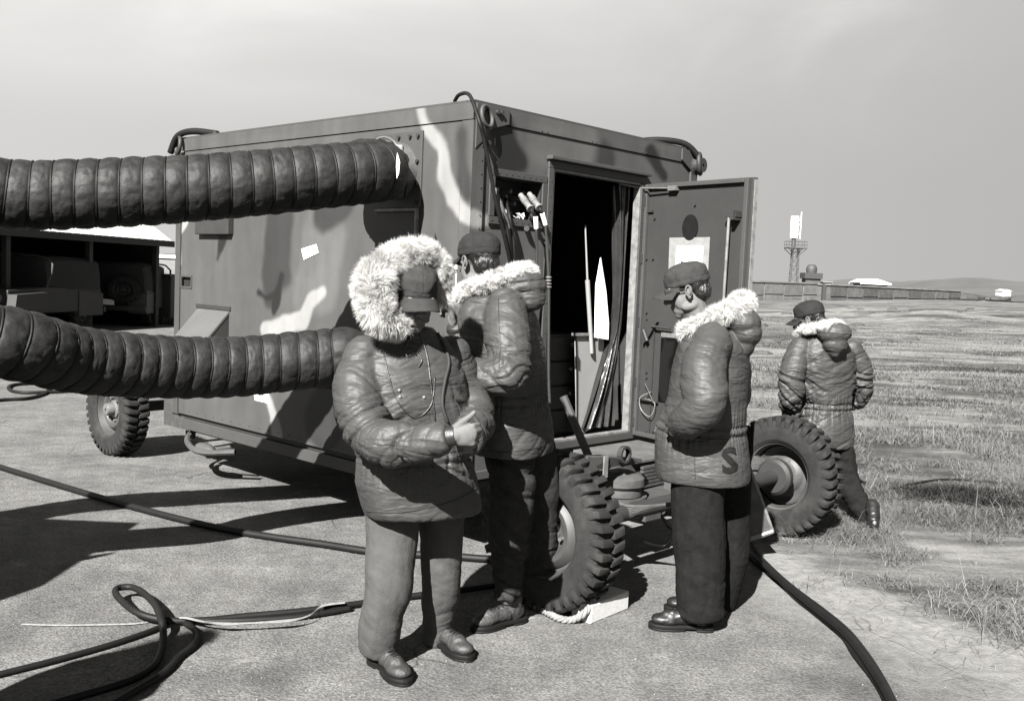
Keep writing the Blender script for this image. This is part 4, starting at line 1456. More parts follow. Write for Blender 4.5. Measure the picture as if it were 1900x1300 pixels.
# triangular step bracket by the far wheel
ta, tb2, tc_ = toloc(at(1392, 868, 5.72)), toloc(at(1434, 985, 5.72)), toloc(at(1360, 1010, 5.72))
td = toloc(at(1340, 880, 5.72))
MB().prism([ta, tb2, tc_, td], (0.02, .03, 0)).build('step_gusset', m_dol, sh)
MB().tube([ta, tb2], .009, 6).build('gusset_edge', m_edge, sh)
MB().tube([tb2, tc_], .014, 6).build('gusset_edge', m_edge, sh)
MB().prism([tb2 + np.array([0, -.01, -.01]), tc_ + np.array([0, -.01, -.01]), tc_ + np.array([-.25, .15, -.09]), tb2 + np.array([-.12, .12, -.09])], (0, 0, .02)).build('step_tread', m_dark, sh)
# front dolly seen past the rear left wheel
mb = MB()
mb.box((.1, L_ + .1, .42), (2.1, L_ + .25, .52))
mb.box((.5, L_ + .25, .44), (.6, L_ + 1.6, .52))
mb.box((1.6, L_ + .25, .44), (1.7, L_ + 1.6, .52))
mb.box((.12, L_ + .01, .30), (.30, L_ + .4, .60))
mb.cyl((.25, L_ + .2, .2), (.25, L_ + .2, .7), .04)
mb.build('front_dolly_frame', m_dol, sh)
pot(.45, L_ + .45, .42)
mb = MB()
mb.tube(spline([(.2, L_ - .1, .36), (.0, L_ - .2, .28), (-.1, L_ - .55, .24), (.05, L_ - .8, .26)], 5), .022, 7)
mb.tube(spline([(.25, L_ + .1, .34), (.05, L_ - .1, .24), (.0, L_ - .4, .22), (.08, L_ - .7, .28)], 5), .016, 7)
mb.ell((-.05, L_ - .55, .26), (.05, .12, .04))
mb.build('landing_gear_arm', m_dol, sh, smooth='auto')

# ---- inside the shelter
def inside(o, label, cat):
    o['label'] = label
    o['category'] = cat
def wrap(name, label, cat, local):
    p = shel(*local)
    return thing(name, label, cat, tuple(p), YAW)
cab = wrap('drawer_cabinet', 'dark drawer cabinet with small round knobs just inside the doorway', 'cabinet', (.78, .25, ZB + .125))
MB().box((0, .02, 0), (.56, .6, .665)).build('cabinet_body', m_paint_d, cab, bevel=.004)
for k in range(4):
    z0 = .02 + k * .16
    d = MB().box((.03, .0, z0), (.53, .018, z0 + .145)).build('drawer', m_doorp, cab, bevel=.004)
    mb = MB()
    for x in (.13, .43):
        mb.lathe([(.005, -.03), (.013, -.028), (.013, -.015), (.006, -.01), (.006, 0)], (x, 0, z0 + .10), (0, 1, 0), 10)
    mb.build('knob', m_edge, d, smooth=True)
rk = wrap('equipment_rack', 'dark equipment rack with rows of tiny indicator lamps inside the shelter', 'rack', (.7, 1.6, ZB + .125))
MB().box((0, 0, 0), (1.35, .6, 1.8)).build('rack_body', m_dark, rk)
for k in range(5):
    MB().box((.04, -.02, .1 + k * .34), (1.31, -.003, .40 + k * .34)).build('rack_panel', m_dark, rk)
mb = MB()
for zz in (.78, .86):
    for k in range(9):
        mb.ell((.10 + k * .03, -.024, zz), (.005, .003, .004), n=6, m=4)
mb.build('indicator_lamps', m_edge, rk)
def insheet(name, label, cat, px, y, th, m):
    P = [ew(a, b, y) for a, b in px]
    o = P[0]
    me = MB().prism(P, (0, th, 0))
    ob = me.build(name, m, None, org=tuple(o))
    ob.location = tuple(shel(*o))
    ob.rotation_euler = (0, 0, YAW)
    ob['label'] = label
    ob['category'] = cat
    return ob
m_board = mat('pale_board', .34, rough=.7, var=.12, vscale=3)
insheet('leaning_board', 'pale board leaning inside the doorway beside the drawer cabinet', 'board', [(1070, 622), (1120, 622), (1124, 690), (1104, 735), (1086, 806), (1073, 790)], .16, .02, m_board)
insheet('hanging_sheet', 'white sheet hanging in the doorway in front of the curtain', 'sheet', [(1115, 478), (1106, 530), (1105, 570), (1104, 626), (1129, 630), (1130, 600), (1125, 540)], .11, .006, m_white)
insheet('shelf_edge', 'thin pale shelf edge over the leaning board', 'shelf', [(1067, 618), (1106, 618), (1106, 623), (1067, 623)], .14, .03, m_edge)
insheet('narrow_strip', 'short narrow pale strip below the hanging white sheet', 'strip', [(1124, 676), (1129, 674), (1126, 712), (1121, 714)], .13, .004, m_board)
a, b, c = ew(1086, 418, .14), ew(1090, 520, .14), ew(1098, 655, .14)
po = MB()
po.tube([a, b], [.005, .007], 8)
po.tube([b, c], [.016, .013], 10)
o = po.build('pale_pole', m_board, None, smooth='auto', org=tuple(a))
o.location = tuple(shel(*a))
o.rotation_euler = (0, 0, YAW)
inside(o, 'thin pale pole hanging upright in the middle of the doorway', 'pole')
# curtain: pleated
n = 60
rows = 26
Vc = []
for j in range(rows):
    tt = j / (rows - 1)
    z = 2.24 - 1.60 * tt
    xl = 1.40 + .10 * math.sin(tt * 3.1) - (0.18 * max(0, tt - .6) / .4)
    for i in range(n):
        u = i / (n - 1)
        x = xl + (1.535 - xl) * u
        y = .10 + .028 * math.sin(u * 24 + 1.2 * math.sin(tt * 4)) + .012 * math.sin(u * 55 + tt * 7) + .03 * tt
        Vc.append((x, y, z))
I = np.arange(n * rows).reshape(rows, n)
F = np.stack([I[:-1, :-1].ravel(), I[:-1, 1:].ravel(), I[1:, 1:].ravel(), I[1:, :-1].ravel()], 1)
link('curtain', fastmesh('curtain', Vc, F, 4), mat('curtain_plastic', .035, rough=.28, var=.3, vscale=6, bump=.5, bscale=14), sh, smooth=True, label='dark glossy curtain gathered at the right side of the doorway')
#@@PART3
# ================================================================== DUCT HOSES
def hose(name, label, path, R, pitch, seed, grp=None):
    P = np.array(spline(path, 40))
    seg = np.linalg.norm(np.diff(P, axis=0), axis=1)
    s = np.concatenate([[0], np.cumsum(seg)])
    step = pitch / 14
    n = int(s[-1] / step)
    ss = np.linspace(0, s[-1], n)
    C = np.stack([np.interp(ss, s, P[:, i]) for i in range(3)], 1)
    T = np.gradient(C, axis=0)
    T /= np.linalg.norm(T, axis=1)[:, None]
    up = np.array([0, 0, 1.0])
    U = np.cross(T, up)
    U /= np.linalg.norm(U, axis=1)[:, None]
    Wv = np.cross(U, T)
    na = 72
    a = np.linspace(0, 2 * math.pi, na, endpoint=False)
    rib = np.abs(np.sin(np.pi * (ss[:, None] / pitch - a[None, :] / (2 * np.pi)))) ** 0.38
    A3 = np.stack([(np.cos(a)[None, :] + 0 * ss[:, None]) * 1.6, (np.sin(a)[None, :] + 0 * ss[:, None]) * 1.6, ss[:, None] * 5 + 0 * a[None, :]], 2).reshape(-1, 3)
    big = fbm(A3 * np.array([1, 1, .45]), 2, seed).reshape(n, na)
    wr = 1 - np.abs(fbm(A3 * np.array([3.2, 3.2, 1.1]), 3, seed + 3).reshape(n, na))
    w2 = 1 - np.abs(fbm(A3 * np.array([5.5, 5.5, 2.6]) + 9, 2, seed + 8).reshape(n, na))
    ph = (ss[:, None] / pitch - a[None, :] / (2 * np.pi)) % 1.0
    dd = np.minimum(ph, 1 - ph)
    rr = R * (0.922 + 0.060 * np.sin(np.pi * ph) ** 0.75 - 0.030 * np.exp(-(dd / .06) ** 2) + 0.018 * big * rib - 0.034 * (wr ** 6) * rib - 0.022 * (w2 ** 7) * rib)
    sag = 1 - 0.05 * (np.sin(a)[None, :] < -0.3)
    V = C[:, None, :] + rr[:, :, None] * (np.cos(a)[None, :, None] * U[:, None, :] + (np.sin(a) * 0.98)[None, :, None] * Wv[:, None, :])
    V = V.reshape(-1, 3)
    i = np.arange(n - 1)[:, None] * na
    k = np.arange(na)[None, :]
    F = np.stack([(i + k), (i + (k + 1) % na), (i + na + (k + 1) % na), (i + na + k)], 2).reshape(-1, 4)
    r = thing(name, label, 'hose', tuple(C[0]), 0, grp)
    turns = s[-1] / pitch
    hh = []
    m_ = int(turns * 40)
    for q in range(m_):
        al = 2 * math.pi * q / 40
        s_at = al / (2 * math.pi) * pitch
        cc_ = np.array([np.interp(s_at, ss, C[:, i]) for i in range(3)])
        uu = np.array([np.interp(s_at, ss, U[:, i]) for i in range(3)])
        ww = np.array([np.interp(s_at, ss, Wv[:, i]) for i in range(3)])
        hh.append(cc_ - C[0] + R * .900 * (math.cos(al) * uu + math.sin(al) * ww))
    MB().tube(hh, .0065, 5).build('spiral_cord', m_black, r, smooth=True, fix=False)
    link('hose_body', fastmesh('hose_body', V - C[0], F, 4), m_cloth, r, smooth=True)
    return r, C
hp = [shel(-.06, .60, 2.20), shel(-.22, .655, 2.195), at(700, 318, 5.50), at(600, 327, 5.27), at(450, 342, 5.08), at(300, 353, 4.94), at(150, 360, 4.82), at(0, 359, 4.68),
      np.array([-3.0, 4.35, 1.95]), np.array([-3.6, 4.15, 1.80]), np.array([-4.0, 3.75, 1.42])]
h1, _ = hose('duct_hose', 'upper thick ribbed duct hose clamped high on the shelter wall', hp, .178, .102, 4, 'air duct hoses')
hp2 = [shel(-.06, .80, 1.08), shel(-.32, .86, 1.07), at(640, 660, 5.55), at(600, 664, 5.50), at(450, 679, 5.32), at(300, 680, 5.05), at(150, 668, 4.72), at(0, 634, 4.36),
       np.array([-2.85, 3.95, 1.33]), np.array([-3.15, 3.75, 1.25]), np.array([-3.35, 3.55, 1.1])]
h2, _ = hose('duct_hose', 'lower thick ribbed duct hose passing behind the hooded man', hp2, .172, .102, 14, 'air duct hoses')
def hl(P):
    return np.array(P) - np.array(h1.location)
rag = [hl(at(737, 283, 5.15)), hl(at(742, 300, 5.12)), hl(at(740, 322, 5.12)), hl(at(736, 332, 5.15)), hl(at(735, 310, 5.13))]
MB().prism(rag, (0, .006, 0)).build('white_rag', m_white, h1)
pts = []
for k in range(26):
    a = 2 * math.pi * k / 26
    pts.append(hl(shel(-.14, .60 + .181 * math.cos(a), 2.20 + .181 * math.sin(a))))
MB().tube(pts, .007, 6, closed=True).build('clamp_band', m_steel, h1, smooth=True)
p = hl(shel(-.15, .44, 2.30))
MB().box(tuple(p - .025), tuple(p + .025)).build('clamp_knot', m_edge, h1, bevel=.008)
MB().tube(spline([hl(shel(-.16, .42, 2.29)), hl(shel(-.12, .40, 2.15)), hl(shel(-.10, .44, 2.04))], 5), .006, 6).build('tie_wire', m_black, h1)
pts = []
for k in range(26):
    a = 2 * math.pi * k / 26
    pts.append(np.array(shel(-.14, .80 + .176 * math.cos(a), 1.08 + .176 * math.sin(a))) - np.array(h2.location))
MB().tube(pts, .007, 6, closed=True).build('clamp_band', m_steel, h2, smooth=True)
# the air unit the hoses come from (left of the picture; its shadow lies across the asphalt)
ac = thing('air_conditioner', 'wheeled box-shaped air conditioner feeding the two duct hoses', 'air conditioner', (-3.95, 3.05, 0), .0)
MB().box((-.95, -.65, .45), (.85, .62, 1.92)).build('unit_body', m_paint, ac, bevel=.03)
MB().box((-.9, -.6, .36), (1.0, .6, .447)).build('chassis', m_paint_d, ac)
MB().tube([(.70, .55, 1.45), (1.05, .72, 1.60), (1.28, .80, 1.66)], .03, 8).build('shadow_bar', m_paint_d, ac)  # added bar, out of view, placed for the pointed shadow it casts
MB().prism([(.85, .3, 1.2), (1.12, .5, 1.36), (1.16, .52, 1.44), (.85, .3, 1.40)], (0, .03, 0)).build('shadow_flap', m_paint_d, ac)  # second added piece, unseen, shaped to throw a thin shadow on the asphalt
for x, y, a in ((-.55, -.72, -1), (-.55, .72, 1)):
    wheel_parts(ac, (x, y, .33), .33, .16, (0, a, 0), 18)
MB().tube([(1.0, .0, .42), (1.42, -.35, .46), (1.62, -.5, .5)], .045, 8).build('tow_bar', m_paint_d, ac)
MB().tube([(1.0, .5, .42), (1.4, .2, .62), (1.5, -.1, .8)], .03, 8).build('tow_bar_stay', m_paint_d, ac)

# ================================================================== CABLES
def cable(name, label, pts, r, m, cat='cable', k=8, grp=None, n=10):
    P = spline(pts, k)
    o = MB().tube(P, r, n).build(name, m, None, smooth=True, org=tuple(P[0]))
    o.location = tuple(P[0])
    o['label'] = label
    o['category'] = cat
    if grp:
        o['group'] = grp
    return o
def gpl(seq, z):
    return [gp(x, y, z) for x, y in seq]
cable('ground_cable', 'long black cable running across the asphalt from the left edge to behind the hooded man',
      gpl([(-160, 815), (0, 866), (150, 912), (270, 946), (400, 978), (500, 995), (600, 1009), (700, 1024), (820, 1030), (960, 1035), (1120, 1000)], .024), .021, m_black)
loop = [(1000, 1075), (850, 1095), (740, 1108), (660, 1120), (560, 1133), (450, 1143), (380, 1150), (310, 1150), (255, 1136), (222, 1110), (214, 1095), (226, 1089), (252, 1091), (283, 1115), (298, 1145), (303, 1172), (300, 1200), (285, 1235), (240, 1262), (150, 1290), (0, 1330)]
LP = gpl(loop, .022)
for i, z in ((7, .03), (8, .05), (9, .06), (10, .06), (11, .06), (12, .06), (13, .06), (14, .075), (15, .04)):
    LP[i] = gp(loop[i][0], loop[i][1], z)
cable('looped_cable', 'thick black cable with a bow-shaped loop lying on the asphalt at lower left', LP, .0155, m_black, k=10)
lp2 = [(650, 1128), (560, 1143), (470, 1150), (400, 1152), (345, 1153), (362, 1168), (367, 1184), (355, 1200), (330, 1219), (300, 1250), (200, 1310)]
cable('looped_cable', 'black cable tail curling back beside the bow-shaped loop', gpl(lp2, .018), .014, m_black, k=10)
lp3 = [(310, 1158), (275, 1172), (235, 1186), (190, 1200), (100, 1225), (-40, 1260)]
cable('looped_cable', 'short black cable branching left from the bow-shaped loop', gpl(lp3, .014), .013, m_black)
tw_ = [(40, 1158), (110, 1160), (180, 1159), (250, 1157), (300, 1150), (340, 1146), (375, 1153), (410, 1157), (440, 1157), (500, 1154), (545, 1150), (575, 1141), (598, 1124), (640, 1118)]
P = spline([gp(x, y, .045 if x > 300 else .006) for x, y in tw_], 8)
mb = MB()
Vv, Ff = [], []
for i, p in enumerate(P):
    w = .004 + .009 * sstep(30, 60, i) * (0.6 + .4 * math.sin(i * .35))
    Vv += [p + np.array([0, -w, 0]), p + np.array([0, w, .004])]
for i in range(len(P) - 1):
    Ff.append((2 * i, 2 * i + 2, 2 * i + 3, 2 * i + 1))
mb.add(Vv, Ff)
o = mb.build('pale_tape', m_rope, None, org=tuple(P[0]))
o.location = tuple(P[0])
inside(o, 'thin pale tape trailing along the looped black cable', 'tape')
cable('coiled_cable', 'black cable end with a flat loop on the asphalt at the left edge', gpl([(-80, 752), (0, 742), (50, 739), (82, 730), (90, 720), (78, 712), (40, 712), (18, 716), (20, 724), (50, 728), (120, 726)], .02), .02, m_black)
for dx, dz, r_, lb in ((0, 0, .022, 'outermost'), (-13, 0, .02, 'middle'), (-5, .035, .016, 'thinnest, uppermost')):
    seq = [(1380, 985), (1398, 1022), (1425, 1052), (1455, 1080), (1490, 1108), (1530, 1138), (1570, 1172), (1602, 1210), (1628, 1252), (1652, 1296), (1672, 1345)]
    pts = [gp(x + dx * (0.4 + .6 * math.sin(i * 1.1) ** 2) + random.uniform(-1, 1), y - dx * .3 * math.cos(i), r_ + dz * (1 if i > 1 else .4)) for i, (x, y) in enumerate(seq)]
    cable('power_cable', lb + ' of the bundled black cables curving to the bottom right of the asphalt', pts, r_, m_black, grp='bundled cables at the right')
cable('field_cable', 'black cable lying in the dry grass right of the walking man', [at_ for at_ in gpl([(1640, 928), (1700, 921), (1760, 914), (1830, 930), (1900, 960), (1990, 990)], .015)], .012, m_black)
cable('field_cable', 'thin dark cable crossing the grass at the right edge', gpl([(1610, 918), (1680, 900), (1750, 889), (1830, 893), (1960, 905)], .012), .010, m_black)

# cables hanging over the door-side wall
def epl(seq):
    return [shel(*ew(x, y, o_)) for x, y, o_ in seq]
cable('hanging_cable', 'black cable running over the roof corner and down past the connector box',
      [shel(.03, .19, 2.575), shel(.0, .12, 2.60), shel(-.01, .03, 2.585)] + epl([(888, 222, -.09), (897, 255, -.10), (908, 310, -.10), (918, 365, -.10), (930, 415, -.10), (943, 470, -.09), (958, 540, -.06), (970, 620, -.05), (975, 760, -.05), (985, 860, -.06)]), .0105, m_black)
for i, (seq, r_) in enumerate((([(920, 360, .05), (930, 395, -.07), (940, 420, -.08), (944, 450, -.08), (950, 500, -.06), (962, 600, -.05), (970, 740, -.05)], .012),
                              ([(938, 368, .05), (945, 400, -.06), (952, 440, -.07), (955, 480, -.07), (968, 580, -.05), (985, 700, -.06)], .009))):
    cable('hanging_cable', ('thicker' if i == 0 else 'thinner') + ' cable dropping out of the left half of the connector box', epl(seq), r_, m_black)
o = cable('cable_sleeve', 'pale braided sleeve on the cable at the left of the connector box', epl([(916, 352, .0), (926, 378, -.06), (936, 405, -.07), (942, 425, -.075)]), .019, mat('braid', .11, var=.5, vscale=120, bump=.6, bscale=200), 'sleeve')
def plug(seq, tail, lab, rings_=None):
    P = epl(seq)
    r = thing('plug_cable', lab, 'cable', tuple(P[0]), 0, 'plug cables hanging from the connector box')
    o0 = P[0]
    L_ = lambda q: q - o0
    a, b = L_(P[0]), L_(P[1])
    mb = MB()
    mb.tube([a, a + (b - a) * .25, a + (b - a) * .26, a + (b - a) * .55, a + (b - a) * .56, a + (b - a) * .9, a + (b - a) * .91, b], [.016, .016, .021, .021, .018, .018, .023, .023], 14)
    mb.build('connector', m_edge, r, smooth='auto')
    c, d = L_(P[2]), L_(P[3])
    MB().tube([b, b + (c - b) * .5, c], [.009, .009, .009], 8).build('lead', m_black, r, smooth=True)
    MB().tube([c, d], [.014, .013], 12).build('white_sleeve', m_white, r, smooth='auto')
    T = [L_(q) for q in [P[3]] + epl(tail)]
    MB().tube(spline(T, 8), .0085, 8).build('cable', mat('cable_grey', .05, rough=.4), r, smooth=True)
    if rings_:
        mb = MB()
        for y in rings_:
            q = L_(epl([(1018, y, -.10)])[0])
            mb.cyl(q - np.array([0, 0, .004]), q + np.array([0, 0, .004]), .017, n=10)
        mb.build('cable_rings', m_edge, r)
plug([(966, 362, .02), (985, 388, -.09), (994, 402, -.10), (995, 424, -.10)], [(996, 480, -.08), (990, 560, -.06), (985, 640, -.06), (980, 700, -.05)], 'left plug cable with a white sleeve, in front of the door frame')
plug([(982, 360, .02), (1001, 386, -.09), (1006, 396, -.10), (1012, 417, -.10)], [(1015, 460, -.10), (1018, 530, -.10), (1018, 620, -.10), (1018, 700, -.10), (1020, 748, -.10)], 'right plug cable with a white sleeve, hanging across the doorway edge', (514, 520, 526, 532))
mb = MB()
for x, y in ((977, 424),):
    q = epl([(x, y, 0.0), (x, y, -.045)])
    mb.cyl(q[0], q[1], .016, n=10)
o = mb.build('wall_hook', m_dark, None, org=tuple(q[0]))
o.location = tuple(q[0])
o['label'] = 'small dark round hook on the wall below the connector box'
o['category'] = 'hook'

# ================================================================== CHOCK
A = gp(1096, 1158)
B = gp(1166, 1129)
ex = (B - A) / np.linalg.norm(B - A)
ey = np.array([-ex[1], ex[0], 0])
ck = thing('wheel_chock', 'pale timber block chocking the nearest tyre, rope tied round one end', 'chock', tuple(A), math.atan2(ex[1], ex[0]))
lenb = np.linalg.norm(B - A)
MB().box((0, 0, 0), (lenb, .115, .092)).build('timber_block', m_wood, ck, bevel=.006)
mb = MB()
def braid(path, r, name, label, par=None):
    P = np.array(spline(path, 14))
    seg = np.concatenate([[0], np.cumsum(np.linalg.norm(np.diff(P, axis=0), axis=1))])
    n = int(seg[-1] / .006)
    ss = np.linspace(0, seg[-1], n)
    C = np.stack([np.interp(ss, seg, P[:, i]) for i in range(3)], 1)
    T = np.gradient(C, axis=0)
    T /= np.linalg.norm(T, axis=1)[:, None]
    U = np.cross(T, [0.1, 0.2, 1.0])
    U /= np.linalg.norm(U, axis=1)[:, None]
    W = np.cross(U, T)
    mb = MB()
    for k in range(3):
        a = ss / .07 * 2 * math.pi + k * 2 * math.pi / 3
        mb.tube(C + (r * .5) * (np.cos(a)[:, None] * U + np.sin(a)[:, None] * W), r * .58, 7)
    o = mb.build(name, m_rope, None, smooth=True, org=tuple(C[0]))
    o.location = tuple(C[0])
    o['label'] = label
    o['category'] = 'rope'
def cl_(x, y, z):
    return np.array(A) + ex * x + ey * y + np.array([0, 0, z])
braid([gp(975, 1116, .02), gp(1005, 1130, .02), gp(1035, 1146, .018), gp(1062, 1149, .02), cl_(.03, .02, .06) - ex * .05, cl_(.05, .03, .108), cl_(.06, .08, .11), cl_(.055, .13, .06)], .017, 'chock_rope', 'thick pale twisted rope leading from the boot to the timber block')

# ================================================================== PEOPLE
def nv(v):
    v = np.array(v, float)
    return v / np.linalg.norm(v)
def basis(f, uph=(0, 0, 1)):
    f = nv(f)
    r = nv(np.cross(f, uph))
    u = np.cross(r, f)
    return f, r, u
def bone_fold(P, bones, seed):
    """cloth folds: creases that run across each limb, blended between neighbouring limbs"""
    tot = np.zeros(len(P))
    ws = np.zeros(len(P))
    for k, (A, B, amp, fa, fp) in enumerate(bones):
        A, B = np.array(A), np.array(B)
        ab = B - A
        Lb = np.linalg.norm(ab)
        t = np.clip(((P - A) @ ab) / Lb ** 2, 0, 1)
        d = np.linalg.norm(P - A - t[:, None] * ab, axis=1)
        w = np.exp(-(d / .045) ** 2 * 1.0) + 1e-9
        w = 1.0 / (d ** 6 + 1e-9)
        u = nv(np.cross(ab, (.3, .2, 1)))
        v = np.cross(ab / Lb, u)
        q = np.stack([(P - A) @ (ab / Lb) * fa, (P - A) @ u * fp, (P - A) @ v * fp], 1)
        q[:, 0] += 1.0 * fbm(q * .35 + 7, 2, seed + 40 + k) + ((P - A) @ u) * fa * (.75 if k % 2 else -.6) + ((P - A) @ v) * fa * .35
        n1 = fbm(q, 1, seed + k)
        n2 = fbm(q * np.array([2.1, 1.5, 1.5]) + 3, 1, seed + 9 + k)
        n3 = vn(q * np.array([5.0, 2.2, 2.2]) + 5, seed + 19 + k)
        crease = np.clip(1 - np.abs(n1) * 2.6, 0, 1) ** 1.6
        crease2 = np.clip(1 - np.abs(n2) * 3.2, 0, 1) ** 1.5
        crease3 = np.clip(1 - np.abs(n3) * 3.2, 0, 1) ** 1.5
        mask = 0.15 + 1.1 * sstep(-.25, .45, vn(q * .45 + 11, seed + 77))
        tot += w * amp * (0.45 - 1.0 * crease * mask - 0.55 * crease2 * mask - 0.10 * crease3 + 0.45 * n1)
        ws += w
    return tot / ws
def torso_ring(c, w, d, f, r, n=32, ex_=2.4, tilt=0.0):
    out = []
    for k in range(n):
        a = 2 * math.pi * k / n
        ca, sa = math.cos(a), math.sin(a)
        out.append(np.array(c) + r * (w * abs(ca) ** (2 / ex_) * (1 if ca > 0 else -1)) + f * (d * abs(sa) ** (2 / ex_) * (1 if sa > 0 else -1)) + np.array([0, 0, tilt * sa]))
    return out
def hand_prims(mb, wrist, fx, fz, curl=1.0, side=1.0):
    """wrist point, fx along the forearm, fz towards the thumb; fingers curl to the side fy"""
    fx = nv(fx)
    fy = nv(np.cross(fz, fx)) * side
    fz = np.cross(fx, fy) * side
    Wp = np.array(wrist)
    ax = np.array([fx, fy, fz])
    mb.ell(Wp + fx * .045, (.052, .021, .041), ax)
    mb.ell(Wp + fx * .03 + fz * .022 + fy * .008, (.034, .018, .022), ax)
    mb.chain([Wp - fx * .03, Wp + fx * .02], [.028, .027])
    for i, (dz, ln) in enumerate(((.031, .94), (.0105, 1.04), (-.0105, .98), (-.031, .80))):
        k0 = Wp + fx * (.086 - .004 * abs(i - 1)) + fz * dz
        a1, a2, a3 = 68 * curl, 160 * curl, 235 * curl
        p = [k0 - fx * .03, k0]
        for L, a in ((.040, a1), (.026, a2), (.020, a3)):
            a = math.radians(a)
            p.append(p[-1] + (fx * math.cos(a) + fy * math.sin(a)) * L * ln)
        mb.chain(p, [.0105, .0115, .0102, .0092, .0078], 8)
    t0 = Wp + fx * .022 + fz * .03
    mb.chain([t0, t0 + fx * .026 + fz * .020 - fy * .002, t0 + fx * .050 + fz * .034 - fy * .004, t0 + fx * .068 + fz * .050 - fy * .002], [.015, .0135, .0115, .009], 8)
def head_prims(mb, C, f, r, u):
    ax = np.array([r, f, u])
    e = lambda x, y, z, a, b, c: mb.ell(C + r * x + f * y + u * z, (a, b, c), ax, 18, 12)
    e(0, -.010, .040, .076, .095, .082)
    e(0, .026, -.034, .058, .066, .080)
    e(0, .012, -.070, .055, .058, .048)
    e(0, .066, -.104, .024, .022, .020)
    e(0, .050, -.085, .040, .040, .030)
    for s in (-1, 1):
        e(s * .034, .044, -.045, .025, .032, .042)
        e(s * .030, .078, .022, .026, .014, .008)
        e(s * .052, .010, -.078, .018, .038, .020)
    mb.chain([C + f * .088 + u * .012, C + f * .105 - u * .022, C + f * .112 - u * .034], [.009, .012, .0135], 8)
    for s in (-1, 1):
        e(s * .012, .098, -.038, .010, .011, .009)
    e(0, .088, -.062, .024, .011, .0065)
    e(0, .086, -.075, .021, .011, .0075)
def ear_mesh(C, f, r, u, s):
    mb = MB()
    c = C + r * s * .079 - f * .002 - u * .012
    out = nv(r * s - f * .45)
    back = nv(-f * .8 - r * s * .2)
    path = []
    for k in range(13):
        a = math.radians(-70 + 300 * k / 12)
        path.append(c + f * (.003 + .014 * math.cos(a)) + u * (.004 + .025 * math.sin(a)) + out * (.005 + (.007 if 3 < k < 10 else .0)))
    mb.chain(path, [.0042] * 13, 8)
    mb.ell(c + out * .001, (.015, .007, .023), np.array([f, out, u]))
    mb.ell(c + out * .005 - u * .023 + f * .005, (.008, .006, .010), np.array([f, out, u]))
    mb.chain([c + out * .012 + f * .004 - u * .014, c + out * .013 - f * .006 + u * .002, c + out * .012 - f * .002 + u * .018], [.003] * 3, 7)
    return mb
def fur(path, radii, n, ln, seed, closed=False, parent=None, org=(0, 0, 0), out_bias=None, w=.0007, core=True, name='fur_ruff'):
    P = np.array(spline(path, 10, closed))
    R_ = np.interp(np.linspace(0, 1, len(P)), np.linspace(0, 1, len(radii)), radii)
    if closed:
        R_ = np.interp(np.linspace(0, 1, len(P)), np.linspace(0, 1, len(radii) + 1), list(radii) + [radii[0]])
    r = np.random.default_rng(seed)
    T = np.gradient(P, axis=0)
    T /= np.linalg.norm(T, axis=1)[:, None]
    lump = 1 + .16 * vn(P * 16, seed)
    R_ = R_ * lump
    t = r.random(n) * (len(P) - 1.001)
    i = t.astype(int)
    fr = (t - i)[:, None]
    c = P[i] * (1 - fr) + P[i + 1] * fr
    rad = R_[i]
    tt = T[i]
    U = np.cross(tt, [.13, .21, 1.0])
    U /= np.linalg.norm(U, axis=1)[:, None]
    W = np.cross(tt, U)
    a = r.random(n) * 2 * np.pi
    nd = np.cos(a)[:, None] * U + np.sin(a)[:, None] * W
    ends = np.clip(np.minimum(t, len(P) - 1 - t) / 6, 0, 1)[:, None] if not closed else 1.0
    base = c + nd * (rad * .86)[:, None]
    # tufts: neighbouring hairs lean the same way
    tuft = np.stack([vn(base * 70, seed + k) for k in (1, 2, 3)], 1) * .55 + np.stack([vn(base * 15, seed + k) for k in (5, 6, 7)], 1) * .7
    d = nd * .75 + tuft + r.normal(size=(n, 3)) * .16
    if out_bias is not None:
        d = d + np.array(out_bias)
    d /= np.linalg.norm(d, axis=1)[:, None]
    LL = (ln * (.55 + .6 * r.random(n)))[:, None]
    m1 = base + d * LL * .5 + nd * LL * .06
    d2 = d + tuft * .5 + np.array([0, 0, -.22]) + r.normal(size=(n, 3)) * .12
    d2 /= np.linalg.norm(d2, axis=1)[:, None]
    m2 = m1 + d2 * LL * .5
    S = np.cross(d, r.normal(size=(n, 3)))
    S /= np.linalg.norm(S, axis=1)[:, None]
    S *= w
    V = np.concatenate([base - S, base + S, m1 - S * .8, m1 + S * .8, m2])
    k = np.arange(n)
    F = np.concatenate([np.stack([k, k + n, k + 3 * n], 1), np.stack([k, k + 3 * n, k + 2 * n], 1), np.stack([k + 2 * n, k + 3 * n, k + 4 * n], 1)])
    o = link(name, fastmesh(name, V - np.array(org), F, 3), m_fur, parent)
    o['kind'] = 'stuff'
    mb = MB()
    mb.tube(P, R_ * .9, 14, closed=False)
    mb.ell(P[0], [R_[0] * .9] * 3)
    mb.ell(P[-1], [R_[-1] * .9] * 3)
    mb.build('ruff_roll', m_furcore, parent, smooth=True, org=org)
